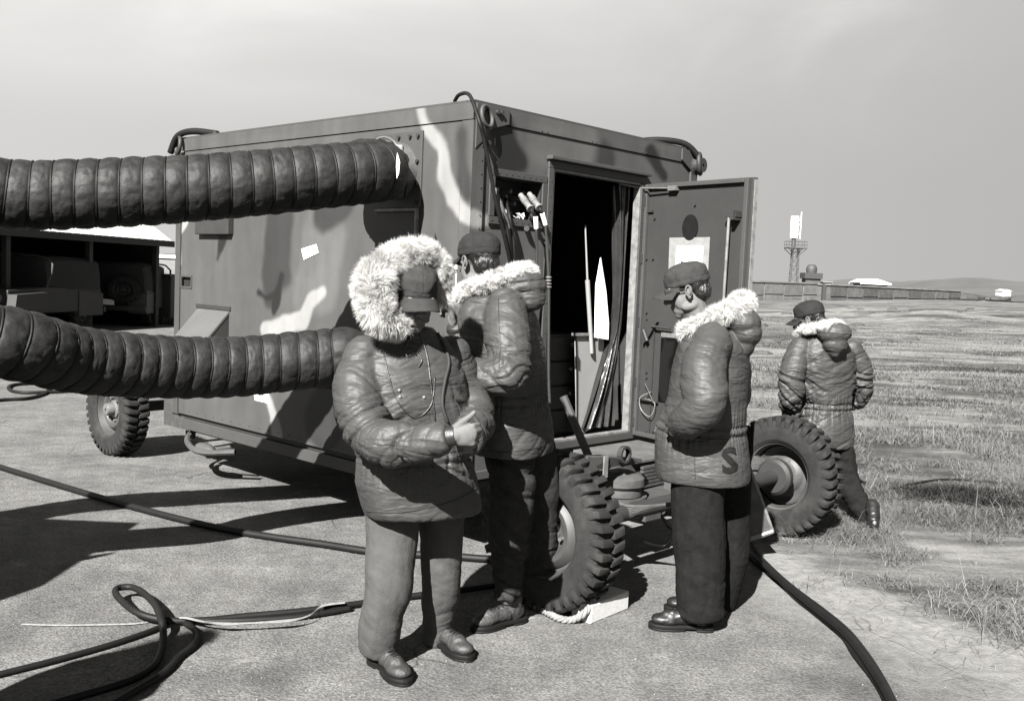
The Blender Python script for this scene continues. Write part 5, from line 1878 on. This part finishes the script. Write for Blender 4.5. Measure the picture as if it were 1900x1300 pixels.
def make_cap(root, org, C, f, r, u, m, tall=0.0, name='cap'):
    mb = MB()
    n = 36
    rs = []
    for k, (h, s) in enumerate(((.028, 1.0), (.045, 1.012), (.068, 1.0), (.090 + tall * .6, .94), (.108 + tall, .80), (.120 + tall, .60), (.127 + tall, .34), (.130 + tall, .08))):
        rs.append([C + u * (h + .010 * math.cos(2 * math.pi * j / n) * (1 if k < 3 else .4) * 0) + r * (.087 * s * math.cos(2 * math.pi * j / n)) + f * (-.008 + .105 * s * math.sin(2 * math.pi * j / n)) for j in range(n)])
    base = [[C + u * .020 + (p - C - u * .028) * .96 for p in rs[0]]]
    mb.rings(base + rs)
    me = remesh(mb, .0045, 2)
    P, Nn = get_co(me)
    q = (P - C)
    loc_ = np.stack([q @ r, q @ f, q @ u], 1)
    dsp = .0035 * fbm(loc_ * 22, 3, int(C[0] * 100) % 50) 
    ang = np.arctan2(loc_[:, 0], loc_[:, 1])
    seam = np.abs(((ang / (math.pi / 3)) + .5) % 1 - .5)
    dsp -= .0025 * np.exp(-(seam / .022) ** 2) * (loc_[:, 2] > .045)
    band = np.exp(-((loc_[:, 2] - .046) / .0028) ** 2)
    dsp -= .002 * band
    set_co(me, P + Nn * dsp[:, None] - np.array(org))
    cp = link(name, me, m, root, smooth=True)
    mb = MB()
    vs = []
    k1, k2 = 18, 7
    for th in (0, 1):
        for i in range(k1 + 1):
            a = math.radians(-66 + 132 * i / k1)
            for j in range(k2 + 1):
                t = j / k2
                ext = .072 * max(math.cos(a * .95), 0) ** .55
                x = math.sin(a) * (.086 + .004 * t)
                y = -.008 + math.cos(a) * .103 + ext * t
                z = .030 - .026 * t - .020 * t * (abs(math.sin(a)) ** 2) - .014 * (math.sin(a) ** 2) - th * .004
                vs.append(C + r * x + f * y + u * z)
    fs = []
    st = (k1 + 1) * (k2 + 1)
    for i in range(k1):
        for j in range(k2):
            q_ = i * (k2 + 1) + j
            fs.append((q_, q_ + k2 + 1, q_ + k2 + 2, q_ + 1))
            fs.append((st + q_, st + q_ + 1, st + q_ + k2 + 2, st + q_ + k2 + 1))
    for i in range(k1):
        q_ = i * (k2 + 1) + k2
        fs.append((q_, q_ + k2 + 1, st + q_ + k2 + 1, st + q_))
    for j in range(k2):
        for q_ in (j, k1 * (k2 + 1) + j):
            fs.append((q_, q_ + 1, st + q_ + 1, st + q_))
    mb.add(vs, fs)
    mb.build('visor', m, cp, smooth='auto', org=org)
    MB().ell(C + u * (.131 + tall) - f * .006, (.006, .006, .004), np.array([r, f, u])).build('cap_button', m, cp, smooth=True, org=org)
    return cp
def make_boot(root, org, heel, toe, ankle, m, h=.15):
    heel, toe = np.array(heel, float), np.array(toe, float)
    d = toe - heel
    d[2] = 0
    f = nv(d)
    toe = heel + f * .295
    r = np.array([f[1], -f[0], 0])
    u = np.array([0, 0, 1.0])
    c = heel
    mb = MB()
    g = lambda y, x, z: c + f * y + r * x + u * z
    ax = np.array([r, f, u])
    mb.ell(g(.055, 0, .062), (.036, .050, .048), ax)
    mb.ell(g(.13, 0, .060), (.038, .085, .040), ax)
    mb.ell(g(.215, 0, .046), (.047, .072, .030), ax)
    mb.ell(g(.245, 0, .045), (.043, .046, .027), ax)
    mb.ell(g(.19, 0, .062), (.036, .06, .034), ax)
    an = np.array(ankle)
    top = np.array([an[0], an[1], max(an[2], h + .03)])
    mb.chain([g(.068, 0, .07), g(.072, 0, .12), (g(.07, 0, .16) + top) / 2 * [1, 1, 0] + [0, 0, .17]], [.043, .045, .048])
    me = remesh(mb, .0055, 5)
    P, Nn = get_co(me)
    dsp = .0018 * fbm(P * 40, 3, 2) - .003 * np.clip(1 - np.abs(vn(np.stack([(P - c) @ f * 45, P[:, 2] * 30, P[:, 0] * 8], 1), 4)) * 3, 0, 1) * sstep(.0, .06, .10 - np.abs((P - c) @ f - .14))
    zz = P[:, 2]
    P = P + Nn * dsp[:, None]
    P[:, 2] = np.maximum(P[:, 2], .021)
    set_co(me, P - np.array(org))
    bt = link('boot', me, m, root, smooth=True)
    mb = MB()
    prof = [(-.006, .0), (.0, .027), (.03, .037), (.08, .034), (.13, .036), (.19, .049), (.235, .051), (.272, .040), (.296, .018), (.302, 0)]
    ol = [(y, x) for y, x in prof] + [(y, -x) for y, x in prof[-2:0:-1]]
    mb.prism([g(y, x, .012) for y, x in ol], (0, 0, .018))
    hl_ = [(y, x) for y, x in prof[:4]] + [(y, -x) for y, x in prof[3:0:-1]]
    mb.prism([g(y, x, .0005) for y, x in hl_], (0, 0, .0112))
    ft = [(y, x * .98) for y, x in prof[4:]] + [(y, -x * .98) for y, x in prof[-2:3:-1]]
    mb.prism([g(y, x, .0005) for y, x in ft], (0, 0, .0112))
    mb.build('sole', m_black, bt, smooth='auto', bevel=.003, org=org)
    mb = MB()
    bvh = BVHTree.FromPolygons([tuple(v) for v in P], [tuple(p.vertices) for p in me.polygons])
    pr = None
    rows = []
    for k in range(6):
        y = .205 - .022 * k
        row = []
        for x in (-.016, -.008, 0, .008, .016):
            z0 = .22 if y < .13 else .15
            h_ = bvh.ray_cast(Vector(g(y, x, .105 + .02 * k)), Vector((0, 0, -1)))
            if h_[0] is None:
                row = None
                break
            row.append(np.array(h_[0]) + np.array([0, 0, .0015]))
        if row:
            rows.append(row)
    for a, row in enumerate(rows):
        mb.tube(row, .0022, 5)
        if a + 1 < len(rows):
            mb.tube([row[0], (row[2] + rows[a + 1][2]) / 2 + np.array([0, 0, .002]), rows[a + 1][-1]], .002, 5)
    if mb.v:
        mb.build('laces', m_black, bt, org=org)
    return bt
def trousers(root, org, legs, hipc, f, r, m, seed, amp=.0155):
    mb = MB()
    mb.rings([torso_ring(hipc + np.array([0, 0, z]), w, d, f, r, ex_=2.2) for z, w, d in ((0.02, .11, .09), (.08, .15, .115), (.20, .14, .11))])
    bones = []
    for pts, rad in legs:
        P = spline(pts, 6)
        R_ = np.interp(np.linspace(0, 1, len(P)), np.linspace(0, 1, len(rad)), rad)
        mb.tube(P, list(R_), 18)
        mb.ell(P[0], [R_[0]] * 3)
        for a, b in zip(pts[:-1], pts[1:]):
            bones.append((a, b, amp * 1.3, 7.5, 3.6))
        e = np.array(pts[-1])
        g = nv(np.array(pts[-1]) - np.array(pts[-2]))
        bones.append((e - g * .13, e, amp * 2.0, 18, 5))
    me = remesh(mb, .0075, 6)
    P, Nn = get_co(me)
    set_co(me, P + Nn * bone_fold(P, bones, seed)[:, None] - np.array(org))
    return link('trousers', me, m, root, smooth=True)
def parka(root, org, rings_, f, r, sleeves, m, seed, extra=None, waist=None, amp=1.0, hood=None):
    mb = MB()
    mb.rings([torso_ring(c, w, d, f, r, tilt=tl) for c, w, d, tl in rings_])
    bones = []
    cs = [np.array(x[0]) for x in rings_]
    for a, b in zip(cs[:-2], cs[1:-1]):
        bones.append((a, b, .0125 * amp, 9.5, 2.8))
    for pts, rad in sleeves:
        P = spline(pts, 6)
        R_ = np.interp(np.linspace(0, 1, len(P)), np.linspace(0, 1, len(rad)), rad)
        mb.tube(P, list(R_), 18)
        mb.ell(P[0], [R_[0]] * 3)
        for i, (a, b) in enumerate(zip(pts[:-1], pts[1:])):
            e_ = 0.45 + 0.95 * math.exp(-((i + .5 - (len(pts) - 1) * .55) / 1.1) ** 2)
            bones.append((a, b, .0225 * amp * e_, 14.0, 2.8))
    if hood:
        for c, rad, ax in hood:
            mb.ell(c, rad, ax)
    me = remesh(mb, .0062, 8)
    P, Nn = get_co(me)
    dsp = bone_fold(P, bones, seed)
    if waist is not None:
        wc, hw, strength = waist
        q = P - np.array(wc)
        ang = np.arctan2(q @ f, q @ r)
        rad_ = np.hypot(q @ f, q @ r)
        near = rad_ < .33
        ga = np.stack([ang * 11, P[:, 2] * 2.2, 0 * ang], 1)
        gath = np.clip(1 - np.abs(vn(ga, seed + 3)) * 2.6, 0, 1) ** 1.3
        env = np.exp(-(q[:, 2] / .085) ** 2)
        dsp -= near * strength * gath * env * .009
        for dz in (-.020, .020):
            dsp -= near * strength * .006 * np.exp(-((q[:, 2] - dz) / .006) ** 2)
        dsp += near * strength * .004 * np.exp(-(q[:, 2] / .012) ** 2)
    set_co(me, P + Nn * dsp[:, None])
    W3 = get_co(me)[0]
    bvh = BVHTree.FromPolygons([tuple(v) for v in W3], [tuple(p.vertices) for p in me.polygons])
    set_co(me, W3 - np.array(org))
    return link('parka', me, m, root, smooth=True), bvh
def surf(bvh, p, d, lift=.003):
    h = bvh.ray_cast(Vector(p), Vector(d))
    if h[0] is None:
        return None
    return np.array(h[0]) + np.array(h[1]) * lift
def view_surf(bvh, x, y, lift=.003):        # the cloth under a place seen in the photo
    d = nv(ray(x, y))
    h = bvh.ray_cast(Vector(ORG), Vector(d))
    if h[0] is None:
        return None
    nrm = np.array(h[1])
    if nrm @ d > 0:
        nrm = -nrm
    return np.array(h[0]) + nrm * lift
def stitch(bvh, seq, r_, name, m, par, org, k=6):
    S = spline([np.array([x, y, 0]) for x, y in seq], k)
    P = [view_surf(bvh, s[0], s[1], r_ * .5) for s in S]
    P = [p for p in P if p is not None]
    if len(P) > 2:
        # drop jumps to another layer
        Q = [P[0]]
        for p in P[1:]:
            if np.linalg.norm(p - Q[-1]) < .07:
                Q.append(p)
        if len(Q) > 2:
            MB().tube(Q, r_, 6).build(name, m, par, smooth=True, org=org)
def person(label, fpt, head, hf, hup, torso_f, rings_, sleeves, legs, boots, hipc, m_j, m_t, m_b, m_c, seed, hands=(), ruff=None, hood=None, waist=None, cap_tall=0.0, glasses=False, hairlen=1.0, fur_n=7000, fur_len=.035, sleeve_amp=1.0):
    org = np.array([fpt[0], fpt[1], 0.0])
    root = thing('person', label, 'person', tuple(org))
    f, r, u = basis(hf, hup)
    C = np.array(head)
    tf = nv([torso_f[0], torso_f[1], 0])
    tr = np.array([tf[1], -tf[0], 0])
    # ---- body
    mb = MB()
    head_prims(mb, C, f, r, u)
    neckb = np.array(rings_[-1][0])
    mb.chain([C - u * .05 - f * .012, neckb - np.array([0, 0, .05])], [.056, .062])
    cs = [np.array(x[0]) for x in rings_]
    mb.rings([torso_ring(x[0], x[1] * .72, x[2] * .72, tf, tr, n=20) for x in rings_[2:]])
    mb.chain([np.array(hipc) + [0, 0, .06], (cs[3] + cs[4]) / 2], [.10, .11])
    for pts, rad in sleeves:
        mb.chain(spline(pts, 3), list(np.interp(np.linspace(0, 1, len(pts) * 3 - 2), np.linspace(0, 1, len(rad)), rad) * .5), 10)
    for pts, rad in legs:
        mb.chain(spline(pts, 3), list(np.interp(np.linspace(0, 1, len(pts) * 3 - 2), np.linspace(0, 1, len(rad)), rad) * .6), 10)
    for hd in hands:
        hand_prims(mb, *hd)
    me = remesh(mb, .0048, 3)
    P, Nn = get_co(me)
    for s in (-1, 1):
        e = C + f * .088 + r * s * .031 + u * .004
        k = np.exp(-(np.linalg.norm(P - e, axis=1) / .016) ** 2)
        P = P - f * (k * .012)[:, None]
    set_co(me, P - org)
    body = link('body', me, m_skin, root, smooth=True)
    for s in (-1, 1):
        ear_mesh(C, f, r, u, s).build('ear', m_skin, body, smooth=True, org=org)
        e = MB().ell(C + f * .077 + r * s * .031 + u * .004, (.012, .012, .012)).build('eye', mat('eye_white', .45, rough=.2), body, smooth=True, org=org)
    # ---- hair
    mb = MB()
    ax = np.array([r, f, u])
    mb.ell(C - f * .014 + u * .034, (.081, .096, .083), ax, 20, 14)
    mb.ell(C - f * .052 - u * .020, (.068, .056, .055 * hairlen), ax)
    me = remesh(mb, .005, 2)
    P, Nn = get_co(me)
    q = P - C
    x_, y_, z_ = q @ r, q @ f, q @ u
    cut = sstep(.0, .03, y_ - .035) + sstep(-.01, .015, -z_ - .005) * sstep(-.03, .01, y_)
    dsp = .004 * fbm(np.stack([x_ * 55, y_ * 55, z_ * 20], 1), 3, seed) - .03 * np.clip(cut, 0, 1)
    set_co(me, P + Nn * dsp[:, None] - org)
    link('hair', me, m_hair, root, smooth=True)
    make_cap(root, org, C, f, r, u, m_c, cap_tall)
    if glasses:
        mb = MB()
        for s in (-1, 1):
            mb.ell(C + f * .103 + r * s * .033 + u * .002, (.026, .003, .019), ax, 16, 8)
        gl = mb.build('glasses', m_lens, root, smooth=True, org=org)
        mb = MB()
        for s in (-1, 1):
            mb.tube([C + f * .102 + r * s * .058 + u * .010, C + f * .04 + r * s * .078 + u * .008, C - f * .01 + r * s * .083 + u * .004], .0025, 6)
            pts = [C + f * .104 + r * (s * .033 + .027 * math.cos(a)) + u * (.002 + .020 * math.sin(a)) for a in np.linspace(0, 2 * math.pi, 19)[:-1]]
            mb.tube(pts, .0028, 6, closed=True)
        mb.tube([C + f * .106 - r * .008 + u * .006, C + f * .106 + r * .008 + u * .006], .002, 6)
        mb.build('glasses_frame', m_black, gl, org=org)
    # ---- clothes
    pk, bvh = parka(root, org, rings_, tf, tr, sleeves, m_j, seed, waist=waist, hood=hood, amp=sleeve_amp)
    trousers(root, org, legs, np.array(hipc), tf, tr, m_t, seed + 3)
    for (h_, t_, an_) in boots:
        make_boot(root, org, h_, t_, an_, m_b)
    for pts, rad in sleeves:                 # knitted cuffs
        a, b = np.array(pts[-1]), np.array(pts[-2])
        g = nv(a - b)
        mb = MB()
        n = 40
        rs = []
        for k in range(8):
            rr = rad[-1] * (.80 - .10 * (k / 7))
            rs.append([a + g * (-.012 + .006 * k) + (rr + (.0015 if j % 2 else 0)) * (math.cos(2 * math.pi * j / n) * nv(np.cross(g, (.2, .1, 1))) + math.sin(2 * math.pi * j / n) * np.cross(g, nv(np.cross(g, (.2, .1, 1))))) for j in range(n)])
        mb.rings(rs)
        mb.build('cuff', m_nylon_d, pk, smooth='auto', org=org)
    if ruff:
        path, rad = ruff
        fur(path, rad, fur_n, fur_len, seed, parent=root, org=org)
    return root, org, pk, bvh, (C, f, r, u)

def sl(seq):                                 # sleeve or leg: (x, y, Y, radius)
    return [at(x, y, Y) for x, y, Y, _ in seq], [q[3] for q in seq]
def rg(seq):
    return [(at(x, y, Y), w, d, tl) for x, y, Y, w, d, tl in seq]
def loop_ruff(Nk, f, a, b, front, back, shift, rr):
    f = nv([f[0], f[1], 0])
    r = np.array([f[1], -f[0], 0])
    out = []
    for k in range(13):
        ph = math.radians(25 + 310 * k / 12)
        hgt = front + (back - front) * (0.5 - 0.5 * math.cos(ph)) ** 1.2
        out.append(np.array(Nk) + f * (a * math.cos(ph) - shift * (0.5 - 0.5 * math.cos(ph))) + r * (b * math.sin(ph)) + np.array([0, 0, hgt]))
    return out, rr

# ---- the hooded man in front
Yp = 3.92
f1 = (.50, -.86)
C1 = at(768, 552, 3.84)
rings1 = rg([(786, 950, 3.95, .235, .185, .01), (784, 935, 3.95, .245, .19, .0), (775, 890, 3.94, .25, .19, 0), (766, 838, 3.93, .225, .170, 0), (760, 800, 3.93, .24, .18, 0), (757, 745, 3.93, .245, .18, 0), (754, 695, 3.94, .235, .17, 0), (754, 655, 3.95, .205, .145, 0), (758, 628, 3.96, .14, .115, 0), (760, 606, 3.95, .09, .09, 0)])
sl1 = [sl([(676, 662, 3.86, .085), (664, 715, 3.79, .096), (674, 775, 3.70, .092), (704, 816, 3.60, .086), (762, 824, 3.52, .070), (812, 814, 3.48, .058), (832, 810, 3.47, .048)]),
       sl([(838, 662, 4.05, .080), (862, 725, 4.08, .082), (880, 765, 4.02, .078), (874, 800, 3.86, .066), (866, 818, 3.70, .052)])]
lg1 = [sl([(728, 925, 3.95, .112), (728, 1000, 3.92, .100), (720, 1090, 3.88, .086), (706, 1160, 3.90, .078), (702, 1200, 3.93, .072)]),
       sl([(815, 925, 4.08, .105), (820, 1000, 4.09, .086), (818, 1080, 4.12, .076), (814, 1150, 4.18, .062), (808, 1182, 4.21, .058)])]
w1 = at(836, 808, 3.465)
hands1 = [(w1, (1.0, -.05, .10), (-.15, 0, 1), .95, 1.0), (at(864, 818, 3.66), (-.2, -.9, .1), (0, 0, 1), .7, 1.0)]
bt1 = [(gp(690, 1226), gp(758, 1276), at(702, 1200, 3.90)), (gp(797, 1188), gp(850, 1216), at(805, 1172, 4.2))]
fa1 = nv([.42, -.86, -.28])
r1 = nv(np.cross(fa1, (0, 0, 1)))
rp1, rr1 = [(748, 606, 3.78, .040), (722, 598, 3.73, .056), (700, 576, 3.70, .074), (694, 545, 3.70, .082), (698, 512, 3.72, .076), (715, 490, 3.76, .058), (742, 476, 3.80, .050), (774, 468, 3.84, .050), (800, 480, 3.88, .042), (814, 504, 3.91, .034), (819, 534, 3.93, .028), (815, 566, 3.92, .022)], None
ruff1 = ([at(x, y, Y) for x, y, Y, _ in rp1], [q[3] * .78 for q in rp1])
hood1 = [(at(742, 535, 3.95), (.135, .155, .175), None), (at(712, 545, 3.86), (.10, .12, .14), None), (at(752, 600, 3.97), (.13, .12, .10), None)]
p1 = person('hooded man in front, fur-trimmed parka hood up over his cap, pale fist at his waist', at(770, 1200, 3.95), C1, fa1, (0, 0, 1), f1, rings1, sl1, lg1, bt1, at(778, 905, 4.0),
            m_nylon, m_cotton, m_leather, m_cap_l, 31, hands=hands1, ruff=ruff1, waist=(at(766, 838, 3.93), .3, 1.0), fur_n=70000, fur_len=.042, cap_tall=.006)
m_line = mat('seam_dark', .012, rough=.8, var=.1)
def details(P_, lines, snaps=(), stamp=None):
    root, org, pk, bvh, _ = P_
    for nm, r_, m, seq in lines:
        stitch(bvh, seq, r_, nm, m, pk, org)
    for x, y in snaps:
        p = view_surf(bvh, x, y, .0)
        if p is not None:
            MB().ell(p, (.0075, .0075, .0075), n=10, m=6).build('snap', m_edge, pk, smooth=True, org=org)
    if stamp:
        ch, x, y, size, ux, uy = stamp
        V, F = text_mesh(ch, size)
        me = bpy.data.meshes.new('s')
        me.from_pydata([tuple(v) for v in V], [], F)
        b = bmesh.new()
        b.from_mesh(me)
        bmesh.ops.triangulate(b, faces=b.faces)
        bmesh.ops.subdivide_edges(b, edges=b.edges, cuts=2, use_grid_fill=True)
        vs = np.array([v.co[:] for v in b.verts])
        b.verts.index_update()
        fs = [tuple(v.index for v in f.verts) for f in b.faces]
        out = []
        for v in vs:
            q = view_surf(bvh, x + v[0] * ux[0] + v[1] * uy[0], y + v[0] * ux[1] + v[1] * uy[1], .005)
            out.append(q if q is not None else np.array([0, 0, 0]))
        MB().add(out, fs).build('stencil_letter', mat('stencil_ink', .014, rough=.9, var=.5, vscale=30, spec=.1), pk, org=org, fix=False)
details(p1, [('zip_flap', .007, m_line, [(800, 600), (822, 640), (832, 672), (824, 710), (820, 750), (832, 790)]),
             ('flap_edge', .0035, m_nylon_d, [(778, 615), (792, 660), (800, 720), (808, 780)]),
             ('drawcord', .004, m_nylon_d, [(762, 625), (752, 645), (756, 662), (770, 655), (782, 668), (776, 680)]),
             ('pocket_edge', .003, m_nylon_d, [(712, 655), (722, 700), (738, 745), (770, 775), (800, 750), (806, 700)]),
             ('hem_seam', .002, m_line, [(680, 948), (740, 950), (800, 940), (850, 925), (885, 905)])],
        snaps=((741, 724), (742, 736), (787, 737)))

# ---- the second man, back half turned, at the connector box
f2 = (-.86, .5)
C2 = at(888, 484, 4.45)
rings2 = rg([(950, 838, 4.45, .225, .165, 0), (950, 820, 4.45, .23, .17, 0), (948, 780, 4.45, .225, .165, 0), (944, 735, 4.45, .205, .155, 0), (938, 690, 4.45, .22, .165, 0), (932, 640, 4.45, .225, .165, 0), (926, 590, 4.45, .215, .15, 0), (920, 556, 4.45, .17, .12, 0), (912, 535, 4.45, .10, .09, 0), (906, 520, 4.45, .075, .075, 0)])
sl2 = [sl([(938, 572, 4.28, .088), (940, 620, 4.20, .098), (946, 665, 4.14, .098), (930, 694, 4.09, .086), (900, 696, 4.10, .074), (882, 690, 4.16, .060)]),
       sl([(906, 580, 4.62, .080), (880, 630, 4.66, .088), (858, 668, 4.62, .08), (850, 640, 4.52, .066), (846, 615, 4.48, .055)])]
lg2 = [sl([(948, 830, 4.40, .115), (950, 900, 4.40, .102), (948, 980, 4.41, .088), (944, 1060, 4.44, .070), (942, 1108, 4.46, .062)]),
       sl([(985, 830, 4.58, .110), (1000, 900, 4.62, .100), (1003, 980, 4.68, .088), (1000, 1050, 4.76, .07), (1000, 1085, 4.8, .062)])]
bt2 = [(gp(972, 1152), gp(880, 1172), at(944, 1100, 4.46)), (gp(1022, 1100), gp(940, 1108), at(1000, 1080, 4.8))]
fa2 = nv([-.68, .70, -.12])
path2, rr2 = loop_ruff(at(905, 523, 4.45), f2, .115, .12, -.065, .050, .080, None)
ho2 = [(np.array(at(905, 528, 4.45)) - nv([f2[0], f2[1], 0]) * .18 + np.array([0, 0, .0]), (.115, .095, .075), None),
       (np.array(at(905, 528, 4.45)) - nv([f2[0], f2[1], 0]) * .20 + np.array([0, 0, -.05]), (.095, .075, .06), None)]
p2 = person('man with his back turned beside the connector box, hood folded down', at(940, 1150, 4.5), C2, fa2, (0, 0, 1), f2, rings2, sl2, lg2, bt2, at(950, 800, 4.46),
            m_nylon, m_cotton_m, m_leather, m_cap, 57, hands=[(at(878, 690, 4.18), (-1, .1, 0), (0, 0, 1), .8, 1.0), (at(845, 608, 4.47), (-.3, .2, 1), (0, -1, 0), .8, 1.0)],
            ruff=(path2, [.034] * 13), hood=ho2, waist=(at(944, 735, 4.45), .3, 1.0), fur_n=26000, fur_len=.026)
details(p2, [('hem_seam', .002, m_line, [(905, 836), (940, 838), (998, 830)]), ('sleeve_seam', .002, m_nylon_d, [(925, 555), (926, 600), (928, 640), (925, 690)]),
             ('drawcord', .004, m_line, [(905, 745), (912, 752), (908, 760), (902, 752)])])

# ---- third man, in profile with dark glasses
f3 = (-.95, .30)
C3 = at(1276, 537, 4.62)
rings3 = rg([(1305, 886, 4.64, .225, .215, .0), (1304, 870, 4.64, .23, .22, 0), (1302, 835, 4.64, .225, .215, 0), (1300, 795, 4.64, .205, .205, 0), (1312, 740, 4.64, .215, .18, 0), (1318, 690, 4.64, .225, .175, 0), (1324, 645, 4.63, .215, .16, 0), (1320, 615, 4.62, .15, .125, 0), (1308, 598, 4.62, .095, .09, 0), (1298, 584, 4.62, .072, .072, 0)])
sl3 = [sl([(1322, 634, 4.45, .085), (1306, 680, 4.36, .094), (1306, 718, 4.31, .094), (1305, 752, 4.28, .086), (1278, 778, 4.33, .076), (1258, 790, 4.46, .062)]),
       sl([(1345, 640, 4.82, .085), (1358, 690, 4.88, .09), (1352, 745, 4.88, .085), (1320, 790, 4.84, .07), (1270, 795, 4.80, .058)])]
lg3 = [sl([(1296, 870, 4.56, .122), (1294, 940, 4.55, .120), (1298, 1020, 4.54, .112), (1300, 1090, 4.53, .106), (1300, 1140, 4.53, .100)]),
       sl([(1345, 870, 4.74, .118), (1348, 940, 4.78, .112), (1350, 1020, 4.80, .100), (1338, 1080, 4.82, .092), (1332, 1118, 4.84, .086)])]
bt3 = [(gp(1322, 1170), gp(1206, 1164), at(1300, 1135, 4.54)), (gp(1346, 1142), gp(1240, 1132), at(1333, 1112, 4.84))]
fa3 = nv([-.93, .16, -.30])
path3, rr3 = loop_ruff(at(1304, 592, 4.62), f3, .085, .12, -.065, .085, .095, None)
n3 = np.array(at(1304, 592, 4.62))
ho3 = [(n3 - nv([f3[0], f3[1], 0]) * .18 + np.array([0, 0, -.005]), (.085, .12, .065), None), (n3 - nv([f3[0], f3[1], 0]) * .195 + np.array([0, 0, -.05]), (.075, .11, .07), None), (n3 - nv([f3[0], f3[1], 0]) * .19 + np.array([0, 0, -.10]), (.05, .085, .07), None)]
p3 = person('man in profile with cap and dark glasses, letter S stencilled on his parka', at(1290, 1160, 4.6), C3, fa3, (0, 0, 1), f3, rings3, sl3, lg3, bt3, at(1315, 850, 4.64),
            m_nylon, m_cotton_d, m_leather_k, m_cap_l, 83, hands=[(at(1262, 800, 4.52), (-.1, 1, -.1), (0, 0, 1), .7, 1.0), (at(1262, 798, 4.79), (-1, -.2, -.2), (0, 0, 1), .7, -1.0)],
            ruff=(path3, [.032, .032, .033, .035, .038, .041, .043, .041, .038, .035, .033, .032, .032]), hood=ho3, waist=(at(1306, 790, 4.64), .3, 1.2), fur_n=28000, fur_len=.036, glasses=True)
details(p3, [('side_seam', .0018, m_nylon_d, [(1288, 815), (1289, 850), (1290, 888)]),
             ('back_seam', .002, m_nylon_d, [(1346, 640), (1352, 690), (1352, 740), (1348, 780)])],
        stamp=('S', 1353, 856, 64, (1.0, -.10), (-.06, -1.0)))

# ---- fourth man walking off over the grass
f4 = (-.52, .85)
C4 = at(1502, 592, 6.84)
rings4 = rg([(1528, 826, 6.92, .215, .17, 0), (1528, 812, 6.92, .22, .175, 0), (1530, 785, 6.92, .215, .17, 0), (1532, 752, 6.92, .19, .155, 0), (1532, 720, 6.92, .215, .16, 0), (1532, 685, 6.91, .235, .165, 0), (1531, 655, 6.90, .23, .155, 0), (1528, 632, 6.89, .17, .13, 0), (1520, 618, 6.87, .10, .09, 0), (1512, 606, 6.86, .07, .07, 0)])
sl4 = [sl([(1486, 645, 6.84, .080), (1474, 675, 6.80, .088), (1468, 710, 6.78, .088), (1466, 742, 6.80, .080), (1472, 765, 6.92, .068), (1480, 775, 7.02, .055)]),
       sl([(1580, 650, 7.0, .078), (1596, 680, 7.02, .082), (1600, 712, 7.02, .078), (1596, 736, 7.06, .068), (1578, 748, 7.12, .058)])]
lg4 = [sl([(1548, 815, 6.92, .110), (1560, 850, 6.90, .100), (1575, 900, 6.84, .084), (1596, 940, 6.74, .072), (1612, 968, 6.68, .064)]),
       sl([(1508, 815, 6.96, .105), (1490, 860, 7.02, .09), (1474, 905, 7.1, .075), (1468, 940, 7.15, .064)])]
bt4 = [(gp(1624, 992), gp(1596, 968), at(1614, 966, 6.68)), (gp(1468, 960), gp(1430, 955), at(1468, 935, 7.15))]
fa4 = nv([-.86, .42, -.28])
path4, rr4 = loop_ruff(at(1514, 612, 6.86), f4, .12, .13, -.03, .05, .05, None)
n4 = np.array(at(1514, 612, 6.86))
b4_ = nv([f4[0], f4[1], 0])
ho4 = [(n4 - b4_ * .16 + np.array([0, 0, -.01]), (.125, .09, .075), None), (n4 - b4_ * .175 + np.array([.0, 0, -.085]), (.085, .065, .075), None), (n4 - b4_ * .17 + np.array([0, 0, -.14]), (.045, .045, .05), None)]
p4 = person('man walking off across the dry grass behind the far tyre', at(1550, 975, 6.85), C4, fa4, (0, 0, 1), f4, rings4, sl4, lg4, bt4, at(1530, 800, 6.93),
            m_nylon, m_cotton_d, m_leather_k, m_cap_k, 97, hands=[(at(1482, 777, 7.05), (.1, 1, -.1), (0, 0, 1), .7, 1.0), (at(1572, 750, 7.15), (-1, .3, 0), (0, 0, 1), .7, 1.0)],
            ruff=(path4, [.024] * 13), hood=ho4, waist=(at(1532, 752, 6.92), .3, 1.3), fur_n=12000, fur_len=.028, glasses=True)
details(p4, [('waist_seam', .003, m_nylon_d, [(1492, 756), (1530, 752), (1578, 745)]), ('hem_seam', .002, m_line, [(1478, 820), (1530, 826), (1580, 818)])])

# ---- a fifth man stands left of the picture; only his shadow reaches into it
def sh_(P, dx, dy):
    return np.array(P) + np.array([dx, dy, 0])
DX, DY = -1.70, -1.74
mv = lambda L: [sh_(p, DX, DY) for p in L]
rings5 = [(sh_(c, DX, DY), w, d, tl) for c, w, d, tl in rings1]
sl5 = [(mv(a), b) for a, b in sl1]
lg5 = [(mv(a), b) for a, b in lg1]
bt5 = [tuple(mv(b)) for b in bt1]
p5 = person('man in a fur-hooded parka standing left of the group, outside the picture', sh_(at(770, 1200, 3.95), DX, DY), sh_(C1, DX, DY), fa1, (0, 0, 1), f1, rings5, sl5, lg5, bt5, sh_(at(778, 905, 4.0), DX, DY),
            m_nylon, m_cotton, m_leather, m_cap_l, 31, ruff=(mv(ruff1[0]), ruff1[1]), waist=None, fur_n=5000, fur_len=.06)
